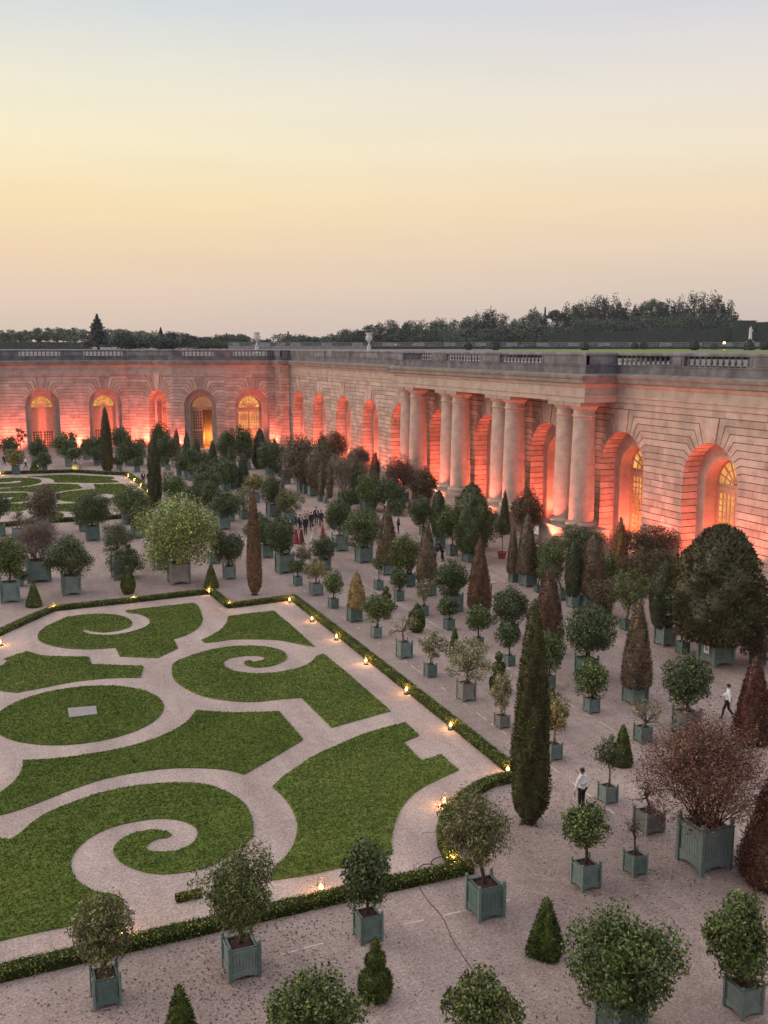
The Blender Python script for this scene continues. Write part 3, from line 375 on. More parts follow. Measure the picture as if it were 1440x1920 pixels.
def leafmat(name,dark,mid,lite,rough=.42,spec=.5,trans=0.0):
    if name.startswith('leaf_') and not name.startswith('leaf_far'): dark,mid,lite=[(c[0]*1.22*g_,c[1]*1.16*g_,c[2]*.84*g_) for c,g_ in ((dark,.8),(mid,1.0),(lite,1.12))]
    m,t,b=nt(name); g=N(t,'ShaderNodeNewGeometry'); r=ramp(t,[(0,dark),(.5,mid),(.92,lite),(1,tuple(min(1,x*1.5) for x in lite))])
    t.links.new(g.outputs['Random Per Island'],r.inputs['Fac'])
    n=noise(t,2.3,3); oi=N(t,'ShaderNodeObjectInfo')
    h=N(t,'ShaderNodeHueSaturation'); h.inputs['Saturation'].default_value=1
    ma=N(t,'ShaderNodeMapRange'); ma.inputs['From Min'].default_value=.25; ma.inputs['From Max'].default_value=.75; ma.inputs['To Min'].default_value=.5; ma.inputs['To Max'].default_value=1.5
    t.links.new(n.outputs['Fac'],ma.inputs['Value']); t.links.new(ma.outputs['Result'],h.inputs['Value'])
    mh=N(t,'ShaderNodeMapRange'); mh.inputs['To Min'].default_value=.485; mh.inputs['To Max'].default_value=.51
    t.links.new(oi.outputs['Random'],mh.inputs['Value']); t.links.new(mh.outputs['Result'],h.inputs['Hue'])
    t.links.new(r.outputs['Color'],h.inputs['Color']); t.links.new(h.outputs['Color'],b.inputs['Base Color'])
    b.inputs['Roughness'].default_value=rough; b.inputs['Specular IOR Level'].default_value=spec
    return m
def stone(name,c0,c1,c2,streak=.5,dark=(.12,.115,.12)):
    m,t,b=nt(name)
    n1=noise(t,.9,6,.6); n2=noise(t,.35,3,.6,sc=(1,1,.12)); n3=noise(t,14,3)
    r1=ramp(t,[(.25,c0),(.5,c1),(.78,c2)]); t.links.new(n1.outputs['Fac'],r1.inputs['Fac'])
    g=N(t,'ShaderNodeNewGeometry'); h=N(t,'ShaderNodeHueSaturation'); ma=N(t,'ShaderNodeMapRange'); ma.inputs['To Min'].default_value=.8; ma.inputs['To Max'].default_value=1.18
    t.links.new(g.outputs['Random Per Island'],ma.inputs['Value']); t.links.new(ma.outputs['Result'],h.inputs['Value']); t.links.new(r1.outputs['Color'],h.inputs['Color'])
    r2=ramp(t,[(.52,(0,0,0)),(.75,(1,1,1))]); t.links.new(n2.outputs['Fac'],r2.inputs['Fac'])
    mm=N(t,'ShaderNodeMath',operation='MULTIPLY'); mm.inputs[1].default_value=streak; t.links.new(r2.outputs['Color'],mm.inputs[0])
    c=mixc(t,h.outputs['Color'],dark,mm.outputs[0]); 
    r3=ramp(t,[(.35,(.82,.82,.82)),(.65,(1.08,1.08,1.08))]); t.links.new(n3.outputs['Fac'],r3.inputs['Fac'])
    c=mixc(t,c,r3.outputs['Color'],1.0,'MULTIPLY')
    t.links.new(c,b.inputs['Base Color']); b.inputs['Roughness'].default_value=.85; b.inputs['Specular IOR Level'].default_value=.2
    bump(t,b,n3.outputs['Fac'],.35,.03); return m
M={}
M['stone']=stone('limestone',(.35,.27,.23),(.52,.41,.355),(.66,.54,.475),.40,(.2,.185,.17))
M['ashlar']=stone('smooth_limestone',(.36,.285,.245),(.48,.385,.335),(.58,.48,.42),.25,(.22,.2,.18))
M['column']=stone('column_limestone',(.34,.27,.23),(.46,.365,.315),(.56,.46,.40),.5,(.2,.19,.17))
M['groove']=simple('dark_joint',(.15,.125,.105),.95)  # dark tone of the wall core, seen in the joints between blocks
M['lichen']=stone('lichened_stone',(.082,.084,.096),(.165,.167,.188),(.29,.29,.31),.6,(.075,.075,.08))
def gravel(name,a,bb,c,leaf):
    m,t,b=nt(name)
    n1=noise(t,.14,5,.65); n2=noise(t,2.2,7,.8); n3=noise(t,11,3,.85)
    r=ramp(t,[(.3,a),(.5,bb),(.72,c)]); 
    ad=N(t,'ShaderNodeMath',operation='MULTIPLY_ADD'); ad.inputs[1].default_value=.55; t.links.new(n2.outputs['Fac'],ad.inputs[0])
    m2=N(t,'ShaderNodeMath',operation='MULTIPLY'); m2.inputs[1].default_value=.45; t.links.new(n1.outputs['Fac'],m2.inputs[0]); t.links.new(m2.outputs[0],ad.inputs[2])
    t.links.new(ad.outputs[0],r.inputs['Fac'])
    # scattered dark litter
    v=N(t,'ShaderNodeTexVoronoi'); v.inputs['Scale'].default_value=5.5; tc=N(t,'ShaderNodeTexCoord'); t.links.new(tc.outputs['Object'],v.inputs['Vector'])
    v2=N(t,'ShaderNodeMath',operation='LESS_THAN'); v2.inputs[1].default_value=.16; t.links.new(v.outputs['Distance'],v2.inputs[0])
    nl=noise(t,.45,3); rl=ramp(t,[(.42,(0,0,0)),(.62,(1,1,1))]); t.links.new(nl.outputs['Fac'],rl.inputs['Fac'])
    mu=N(t,'ShaderNodeMath',operation='MULTIPLY'); t.links.new(v2.outputs[0],mu.inputs[0]); t.links.new(rl.outputs['Color'],mu.inputs[1])
    mu2=N(t,'ShaderNodeMath',operation='MULTIPLY'); mu2.inputs[1].default_value=leaf; t.links.new(mu.outputs[0],mu2.inputs[0])
    cc=mixc(t,r.outputs['Color'],(.075,.055,.05),mu2.outputs[0])
    r3=ramp(t,[(.28,(.45,.44,.44)),(.72,(1.55,1.55,1.55))]); t.links.new(n3.outputs['Fac'],r3.inputs['Fac'])
    cc=mixc(t,cc,r3.outputs['Color'],1.0,'MULTIPLY')
    n4=noise(t,.55,5,.6,sc=(1,.16,1)); r4=ramp(t,[(.3,(.80,.80,.81)),(.7,(1.16,1.15,1.15))]); t.links.new(n4.outputs['Fac'],r4.inputs['Fac']); cc=mixc(t,cc,r4.outputs['Color'],1.0,'MULTIPLY')
    t.links.new(cc,b.inputs['Base Color']); b.inputs['Roughness'].default_value=.95; b.inputs['Specular IOR Level'].default_value=.1
    bump(t,b,n3.outputs['Fac'],.6,.03); return m
M['gravel']=gravel('gravel',(.235,.185,.168),(.375,.302,.278),(.53,.445,.415),.85)
M['path']=gravel('parterre_gravel',(.31,.25,.228),(.445,.365,.338),(.57,.485,.45),.3)
def grassmat():
    m,t,b=nt('lawn_grass'); g=N(t,'ShaderNodeNewGeometry'); r=ramp(t,[(0,(.078,.118,.017)),(.5,(.102,.150,.023)),(1,(.134,.182,.037))])
    t.links.new(g.outputs['Random Per Island'],r.inputs['Fac'])
    n=noise(t,.28,5,.65); r2=ramp(t,[(.28,(.68,.76,.66)),(.5,(1,1,1)),(.72,(1.3,1.16,1.2))]); t.links.new(n.outputs['Fac'],r2.inputs['Fac'])
    n2=noise(t,4,3,.6,sc=(.35,1,1)); r3=ramp(t,[(.3,(.76,.78,.76)),(.7,(1.2,1.18,1.2))]); t.links.new(n2.outputs['Fac'],r3.inputs['Fac'])
    c=mixc(t,r.outputs['Color'],r2.outputs['Color'],1.0,'MULTIPLY'); c=mixc(t,c,r3.outputs['Color'],1.0,'MULTIPLY')
    t.links.new(c,b.inputs['Base Color']); b.inputs['Roughness'].default_value=.7; b.inputs['Specular IOR Level'].default_value=.15; return m
M['grass']=grassmat()
M['soilgrass']=simple('lawn_turf',(.075,.11,.022),.95,0,.3,5,.4)
M['line']=simple('white_chalk',(.62,.58,.57),.9,0,.25,9)
M['slab']=simple('stone_slab',(.30,.285,.285),.8,0,.12,5)
def paint(name,col,worn,amt):
    m,t,b=nt(name); n=noise(t,2.6,6,.7); n2=noise(t,9,5,.7,sc=(1,1,.25)); oi=N(t,'ShaderNodeObjectInfo')
    r=ramp(t,[(.3,tuple(x*.72 for x in col)),(.7,tuple(x*1.22 for x in col))]); t.links.new(n.outputs['Fac'],r.inputs['Fac'])
    r2=ramp(t,[(.55,(0,0,0)),(.72,(1,1,1))]); t.links.new(n2.outputs['Fac'],r2.inputs['Fac']); mu=N(t,'ShaderNodeMath',operation='MULTIPLY'); mu.inputs[1].default_value=amt; t.links.new(r2.outputs['Color'],mu.inputs[0])
    c=mixc(t,r.outputs['Color'],worn,mu.outputs[0]); h=N(t,'ShaderNodeHueSaturation'); a=N(t,'ShaderNodeMapRange'); a.inputs['To Min'].default_value=.72; a.inputs['To Max'].default_value=1.3; t.links.new(oi.outputs['Random'],a.inputs['Value']); t.links.new(a.outputs['Result'],h.inputs['Value'])
    s=N(t,'ShaderNodeMapRange'); s.inputs['To Min'].default_value=1.15; s.inputs['To Max'].default_value=.7; t.links.new(oi.outputs['Random'],s.inputs['Value']); t.links.new(s.outputs['Result'],h.inputs['Saturation'])
    t.links.new(c,h.inputs['Color']); t.links.new(h.outputs['Color'],b.inputs['Base Color']); b.inputs['Roughness'].default_value=.65; bump(t,b,n2.outputs['Fac'],.2,.01); return m
M['teal']=paint('teal_paint',(.13,.21,.20),(.22,.22,.20),.5)
M['teal2']=paint('teal_paint_post',(.155,.23,.22),(.25,.24,.22),.55)
M['grey']=paint('weathered_paint',(.20,.215,.205),(.27,.25,.23),.6)
M['soil']=simple('bare_soil',(.075,.042,.038),.95,0,.4,12,.6)
M['bark']=simple('bark',(.085,.062,.05),.9,0,.4,10,.5)
M['barkgrey']=simple('grey_bark',(.16,.13,.115),.9,0,.3,10,.4)
M['metal']=simple('dark_iron',(.03,.027,.025),.5,.6)
M['wood']=simple('painted_wood',(.42,.30,.22),.6,0,.15,4)
M['flame']=emis('candle_flame',(1,.58,.16),9)
def litglass(name,c0,c1,s0,s1):
    m,t,b=nt(name); n=noise(t,.8,2,.5); r=ramp(t,[(.3,tuple(x*s0 for x in c0)),(.55,tuple(x*s1*.7 for x in c1)),(.75,tuple(x*s1 for x in c1))]); t.links.new(n.outputs['Fac'],r.inputs['Fac'])
    b.inputs['Base Color'].default_value=(.03,.02,.015,1); b.inputs['Roughness'].default_value=.15; t.links.new(r.outputs['Color'],b.inputs['Emission Color']); b.inputs['Emission Strength'].default_value=1; return m
M['glow']=litglass('warm_window',(1,.34,.07),(1,.48,.12),.4,1.15)
M['dimglow']=emis('dim_window',(1.0,.40,.15),.38)
def glassmat():
    m,t,b=nt('dark_window_glass'); b.inputs['Base Color'].default_value=(.05,.03,.025,1); b.inputs['Roughness'].default_value=.12; b.inputs['Emission Color'].default_value=(1,.3,.1,1); b.inputs['Emission Strength'].default_value=.05; return m
M['glass']=glassmat()
M['hall']=simple('hall_interior',(.35,.22,.14),.9)
M['blind']=simple('window_blind',(.5,.33,.24),.8)
M['lens']=emis('floodlight_lens',(1,.2,.12),6)
M['white']=simple('white_cloth',(.86,.87,.90),.8,0,.05,8)
M['card']=simple('white_card',(.78,.78,.78),.7,0,.03)
M['ink']=simple('black_ink',(.03,.03,.03),.8)
M['black']=simple('black_cloth',(.012,.012,.015),.75)
M['navy']=simple('dark_suit',(.018,.02,.032),.75)
M['skin']=simple('skin',(.45,.26,.19),.55,0,.05)
M['hair']=simple('dark_hair',(.02,.014,.012),.6)
M['blond']=simple('fair_hair',(.35,.25,.15),.6)
M['crimson']=simple('crimson_dress',(.28,.03,.045),.6)
M['maroon']=simple('maroon_dress',(.10,.018,.03),.6)
M['cream']=simple('cream_dress',(.62,.55,.47),.6)
M['beige']=simple('beige_dress',(.5,.4,.33),.6)
M['terracotta']=simple('terracotta',(.3,.06,.05),.7)
M['statue']=simple('pale_marble',(.62,.60,.57),.6,0,.15,2)
M['roofgravel']=simple('terrace_gravel',(.22,.205,.2),.95)
M['terracegrass']=simple('terrace_lawn',(.19,.24,.085),.9,0,.2,.2)
M['water']=simple('pale_water',(.7,.72,.75),.08,0,.02)
M['hedge']=leafmat('box_hedge_leaf',(.05,.075,.010),(.125,.165,.022),(.22,.26,.045))
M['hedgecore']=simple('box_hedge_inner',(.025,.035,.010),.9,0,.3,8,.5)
L=lambda n,*a,**k: M.__setitem__(n,leafmat('leaf_'+n,*a,**k))
L('dark',(.018,.04,.014),(.04,.075,.028),(.085,.13,.05))
L('mid',(.025,.05,.014),(.06,.10,.03),(.13,.18,.06))
L('olive',(.04,.05,.02),(.10,.115,.05),(.2,.21,.11))
L('pale',(.06,.075,.045),(.15,.165,.11),(.34,.35,.26))
L('paleleaf',(.08,.09,.05),(.17,.175,.11),(.3,.3,.2))
L('yellowish',(.06,.065,.02),(.14,.14,.05),(.3,.27,.12))
L('lightgreen',(.075,.125,.045),(.165,.25,.09),(.31,.41,.18))
L('brownleaf',(.045,.04,.028),(.085,.075,.05),(.15,.13,.085))
L('mauve',(.06,.045,.045),(.12,.09,.088),(.2,.155,.15))
L('mauveleaf',(.09,.065,.065),(.16,.12,.115),(.24,.19,.18))
L('greytwig',(.09,.08,.075),(.16,.145,.135),(.25,.225,.21))
L('russet',(.06,.03,.027),(.125,.064,.055),(.205,.115,.098))
L('russetleaf',(.035,.032,.02),(.075,.055,.035),(.14,.09,.06))
L('bare',(.05,.04,.03),(.09,.07,.05),(.14,.12,.08))
L('yew',(.014,.032,.006),(.04,.072,.012),(.08,.12,.025))
L('conegreen',(.02,.034,.02),(.045,.065,.04),(.08,.105,.065))
L('greenbush',(.022,.04,.016),(.05,.075,.03),(.10,.125,.05))
L('brown',(.06,.047,.042),(.13,.10,.086),(.21,.165,.145))
L('brownred',(.055,.035,.03),(.105,.068,.057),(.17,.115,.098))
L('red',(.055,.03,.026),(.115,.064,.054),(.185,.11,.092))
L('redyew',(.038,.016,.018),(.085,.034,.037),(.15,.065,.066))
L('orange',(.09,.045,.025),(.2,.10,.05),(.32,.17,.09))  # warm light falling on one cone, put into its leaf colour
L('golden',(.07,.055,.03),(.19,.15,.07),(.42,.36,.2))
L('domeleaf',(.016,.021,.010),(.04,.043,.019),(.095,.09,.043))
L('cypress',(.016,.021,.008),(.04,.044,.016),(.072,.072,.028))
L('cypressbrown',(.065,.045,.032),(.135,.092,.068),(.2,.14,.105))
L('fardark',(.013,.03,.025),(.027,.05,.042),(.046,.076,.06))  # bluish haze of distance put into the far leaf colour
L('farmid',(.022,.045,.026),(.045,.078,.045),(.075,.118,.065))
L('farpale',(.06,.085,.05),(.11,.145,.09),(.16,.2,.125))  # fading by distance haze put into the leaf colour
L('farfir',(.028,.045,.042),(.045,.068,.06),(.07,.095,.085))
# ------------------------------------------------------------------ foliage generators
def leaf_cards(P,Nrm,L_,rng,droop=.3,width=.45,flat=.55):
    """rhombic leaves at points P with outward directions Nrm"""
    n=len(P)
    nr=Nrm*flat+rng.normal(0,.6,(n,3)); nr/=np.linalg.norm(nr,axis=1,keepdims=True)+1e-9
    d=rng.normal(0,1,(n,3))+Nrm*.5; d[:,2]-=droop
    d-= (d*nr).sum(1,keepdims=True)*nr; d/=np.linalg.norm(d,axis=1,keepdims=True)+1e-9
    w=np.cross(nr,d); l=L_*rng.uniform(.7,1.3,(n,1)); 
    a=P-d*l*.5; c=P+d*l*.5; m=P+nr*l*.08
    V=np.stack([a,m+w*l*width*.5,c,m-w*l*width*.5],1); return V
def dirs(n,rng):
    v=rng.normal(0,1,(n,3)); return v/np.linalg.norm(v,axis=1,keepdims=True)
def clumps(nc,rng,lo=.55,hi=.9,zmin=-1):
    out=[]
    ga=PI*(3-5**.5)
    for i in range(nc):
        z=1-2*(i+.5)/nc; z=z+rng.normal(0,.1)
        z=max(zmin,min(1,z)); a=ga*i+rng.normal(0,.35); r=math.sqrt(max(0,1-z*z)); q=rng.uniform(lo,hi)
        out.append((r*math.cos(a)*q,r*math.sin(a)*q,z*q))
    return np.array(out)
def crown_pts(n,rng,nc=26,cr=.34,lo=.5,hi=.85,inner=.25):
    C=clumps(nc,rng,lo,hi); idx=rng.integers(0,nc,n); rad=cr*rng.uniform(.75,1.25,nc)
    d=dirs(n,rng); q=rng.uniform(0,1,(n,1))**.5
    P=C[idx]+d*q*rad[idx][:,None]
    k=int(n*inner); P[:k]=dirs(k,rng)*rng.uniform(.1,.8,(k,1))
    Nr=P/(np.linalg.norm(P,axis=1,keepdims=True)+1e-6)*.7+d*.6
    return P,Nr,C
def limb(mb,a,b,r0,r1,rng,sag=.12,k=4,n=5):
    a=Vector(a);b=Vector(b); l=(b-a).length; pts=[];rad=[]
    off=Vector(rng.normal(0,1,3))*l*sag
    for i in range(k+1):
        t=i/k; q=a.lerp(b,t)+off*math.sin(PI*t)*(1 if i<k else 0); q.z+=l*.08*math.sin(PI*t)
        pts.append(q); rad.append(r0+(r1-r0)*t)
    mb.tube(pts,rad,n); return pts
def twigs(mb,a,d,l,r,depth,rng,pts,spread=.6,n=4):
    """recursive bare branches, collects tips"""
    a=Vector(a); d=Vector(d).normalized(); k=3; q=a; P=[a]; rad=[r]
    for i in range(k):
        d=(d+Vector(rng.normal(0,.16,3))+Vector((0,0,.05))).normalized(); q=q+d*(l/k); P.append(q); rad.append(r*(1-.45*(i+1)/k))
    mb.tube(P,rad,n if depth>1 else 3)
    if depth==0: pts.append(P[-1]); return
    for j in range(int(rng.integers(2,5))):
        s=P[int(rng.integers(1,len(P)))] if j else P[-1]
        dd=(d+Vector(rng.normal(0,spread,3))).normalized()
        twigs(mb,s,dd,l*rng.uniform(.6,.85),r*.55,depth-1,rng,pts,spread,n)
CAM=Vector((0,0,18.0)); FW=Vector((math.sin(R(22.25))*math.cos(R(9.32)),math.cos(R(22.25))*math.cos(R(9.32)),-math.sin(R(9.32))))
def depth_of(x,y,z=1): return (Vector((x,y,z))-CAM).dot(FW)
def pxm(dep): return dep/1003.0          # metres per pixel of the 768 px wide picture
# ------------------------------------------------------------------ plants
def revolve_fuzz(prof,rng,mat,L_,seg=28,dens=1.0,square=0,lump=.05,ragged=0):
    """clipped conifer: profile [(r,z)] rising; core surface + short needle tufts"""
    prof=np.array(prof,float); zs=prof[:,1]; H_=zs[-1]-zs[0]
    zz=np.linspace(zs[0],zs[-1],max(14,int(H_/.12)) if H_<4 else 40); rr=np.interp(zz,zs,prof[:,0])
    def shape(a):
        if not square: return np.ones_like(a)
        c=np.abs(np.cos(a-PI/4*0));s=np.abs(np.sin(a)); return 1/((c**square+s**square)**(1/square))
    ph=rng.uniform(0,6.28,6)
    def lumpf(a,z): return 1+lump*(np.sin(3*a+ph[0]+z*1.3)+np.sin(5*a+ph[1]-z*2.1)+.7*np.sin(9*a+ph[2]+z*4.3))*.5
    mb=MB(); vs=[];fs=[]
    A=np.linspace(0,2*PI,seg,endpoint=False)
    for j,(z,r) in enumerate(zip(zz,rr)):
        q=r*.93*shape(A)*lumpf(A,z)*rng.uniform(.97,1.03,seg)
        for a,x in zip(A,q): vs.append((x*math.cos(a),x*math.sin(a),z))
    m=len(zz)
    for j in range(m-1):
        for i in range(seg):
            k=(i+1)%seg; fs.append((j*seg+i,j*seg+k,(j+1)*seg+k,(j+1)*seg+i))
    fs.append(tuple(range(seg))[::-1]); fs.append(tuple((m-1)*seg+i for i in range(seg)))
    mb.add(vs,fs); core=mb.mesh('core',None,True)
    # tufts
    area=float(np.sum(2*PI*(rr[:-1]+rr[1:])/2*np.hypot(np.diff(zz),np.diff(rr))))
    n=int(min(30000 if lump>.15 else 14000,max(500,dens*3.2*area/(L_*L_*.5))))
    seglen=(rr[:-1]+rr[1:]+1e-3)*np.hypot(np.diff(zz),np.diff(rr)); cum=np.cumsum(seglen)/seglen.sum()
    u=rng.uniform(0,1,n); ji=np.searchsorted(cum,u); ji=np.clip(ji,0,len(zz)-2); t=rng.uniform(0,1,n)
    z=zz[ji]*(1-t)+zz[ji+1]*t; r=rr[ji]*(1-t)+rr[ji+1]*t; a=rng.uniform(0,2*PI,n)
    r2=r*shape(a)*lumpf(a,z)*(1+ragged*rng.normal(0,1,n))
    P=np.stack([r2*np.cos(a),r2*np.sin(a),z],1)
    sl=np.gradient(rr,zz); nz=-np.interp(z,zz,sl)
    Nr=np.stack([np.cos(a),np.sin(a),np.clip(nz,-1.2,1.5)],1); Nr/=np.linalg.norm(Nr,axis=1,keepdims=True)
    P=P-Nr*L_*.15
    d=Nr*.8+rng.normal(0,.45,(n,3)); d[:,2]+=.35; d/=np.linalg.norm(d,axis=1,keepdims=True)
    w=np.cross(d,rng.normal(0,1,(n,3))); w/=np.linalg.norm(w,axis=1,keepdims=True)+1e-9
    l=L_*rng.uniform(.5,1.25,(n,1))
    V=np.stack([P-w*l*.24,P+w*l*.24,P+d*l],1)
    return core,quads('needles',V,[mat])
PLANTER={}
def planter_meshes(col):
    if col in PLANTER: return PLANTER[col]
    m1=M['teal' if col=='teal' else 'grey']; m2=M['teal2' if col=='teal' else 'grey']
    mb=MB(); h=.5
    for s in range(4):
        c,si=[(1,0),(0,1),(-1,0),(0,-1)][s]
        def bx(u0,u1,d0,d1,z0,z1):
            q=[(u,d) for u in(u0,u1) for d in (d0,d1)]
            xs=[c*d-si*u for u,d in q]; ys=[si*d+c*u for u,d in q]
            mb.box(min(xs),max(xs),min(ys),max(ys),z0,z1)
        n=9
        for i in range(n):
            a=-.45+.9*i/n; bx(a+.006,a+.9/n-.006,.425,.45,.17,.93)
        bx(-.45,.45,.40,.428,.13,.95)
        bx(-.45,.45,.4505,.475,.84,.955); bx(-.45,.45,.4505,.475,.20,.31)
        # arched apron
        for i in range(6):
            u=-.45+.15*i; um=abs(u+.075); z=.13-.07*(um/.375)**2*1.0
            bx(u,u+.15,.4505,.47,z,.1995)
        bx(-.41,.41,.36,.3995,.955,.985)
    mb.box(-.4,.4,-.4,.4,.14,.8)
    body=mb.mesh('planter_box',m1)
    pb=MB(); 
    pb.box(-.05,.05,-.05,.05,0,1.0); pb.box(-.062,.062,-.062,.062,.98,1.01)
    pb.lathe([(.035,1.01),(.03,1.03),(.062,1.055),(.074,1.09),(.058,1.135),(.0,1.16)],8,cap=False)
    post=pb.mesh('corner_post',m2)
    sb=MB(); n=9
    rng=np.random.default_rng(5)
    vs=[];fs=[]
    for j in range(n):
        for i in range(n):
            x=-.398+.796*i/(n-1); y=-.398+.796*j/(n-1); vs.append((x,y,.90+.05*math.exp(-(x*x+y*y)*7)+float(rng.normal(0,.008))))
    for j in range(n-1):
        for i in range(n-1): fs.append((j*n+i,j*n+i+1,(j+1)*n+i+1,(j+1)*n+i))
    sb.add(vs,fs); soil=sb.mesh('soil',M['soil'],True)
    PLANTER[col]=(body,post,soil); return PLANTER[col]
def add_planter(root,w,h,col,near,card=False):
    body,post,soil=planter_meshes(col)
    b=link('planter_box',body,root,scale=(w,w,h))
    link('soil',soil,root,scale=(w,w,h))
    for sx in(-1,1):
        for sy in(-1,1):
            o=link('corner_post',post,b,loc=(sx*.47,sy*.47,0))
    if card:
        mb=MB(); mb.box(-.478-.03,-.478,-.17,.13,.42,.74); c=mb.build('card',M['card'],b)
        m2=MB(); m2.box(-.5115,-.508,-.02,.03,.5,.66); m2.build('print',M['ink'],c) if False else None
        m2.box(-.5115,-.5085,-.1,-.06,.52,.60); 
        me=m2.mesh('card_print',M['ink']); c.data.materials.append(M['ink'])
        bm=bmesh.new(); bm.from_mesh(c.data); k=len(bm.faces); bm.from_mesh(me); bm.faces.ensure_lookup_table()
        for f in bm.faces[k:]: f.material_index=1
        bm.to_mesh(c.data); bm.free()
PROFILES={
 'pawn':[(.55,0),(.85,.03),(1,.13),(1,.26),(.85,.38),(.5,.475),(.45,.49),(.58,.54),(.62,.62),(.55,.70),(.34,.76),(.2,.785),(.22,.82),(.27,.87),(.24,.94),(.14,.985),(.02,1)],
 'balls':[(.45,0),(.85,.06),(1,.17),(.95,.28),(.6,.4),(.3,.425),(.6,.48),(.74,.58),(.62,.68),(.3,.735),(.16,.75),(.32,.80),(.40,.87),(.3,.95),(.02,1)],
 'bulb':[(.3,0),(.75,.06),(1,.22),(1,.38),(.8,.56),(.45,.72),(.3,.78),(.34,.86),(.24,.95),(.02,1)],
 'ball':[(.35,0),(.8,.1),(1,.3),(1,.5),(.88,.72),(.6,.9),(.3,.97),(.02,1)],
 'knob':[(.92,0),(1,.05),(.95,.12),(.72,.4),(.47,.68),(.30,.84),(.24,.87),(.27,.91),(.25,.95),(.15,.985),(.02,1)],
 'cone':[(.88,0),(1,.05),(1,.14),(.93,.28),(.79,.46),(.61,.64),(.43,.79),(.25,.91),(.12,.97),(.02,1)],
 'egg':[(.5,0),(.8,.08),(1,.28),(1,.46),(.9,.64),(.7,.8),(.4,.93),(.05,1)],
 'dome':[(.55,0),(.8,.05),(.94,.14),(1,.27),(.97,.42),(.89,.57),(.74,.72),(.54,.85),(.3,.955),(.03,1)],
 'column':[(.30,0),(.42,.012),(.62,.03),(.85,.07),(.97,.13),(1,.2),(.97,.32),(.88,.48),(.74,.64),(.54,.8),(.34,.91),(.16,.975),(.03,1)],
}
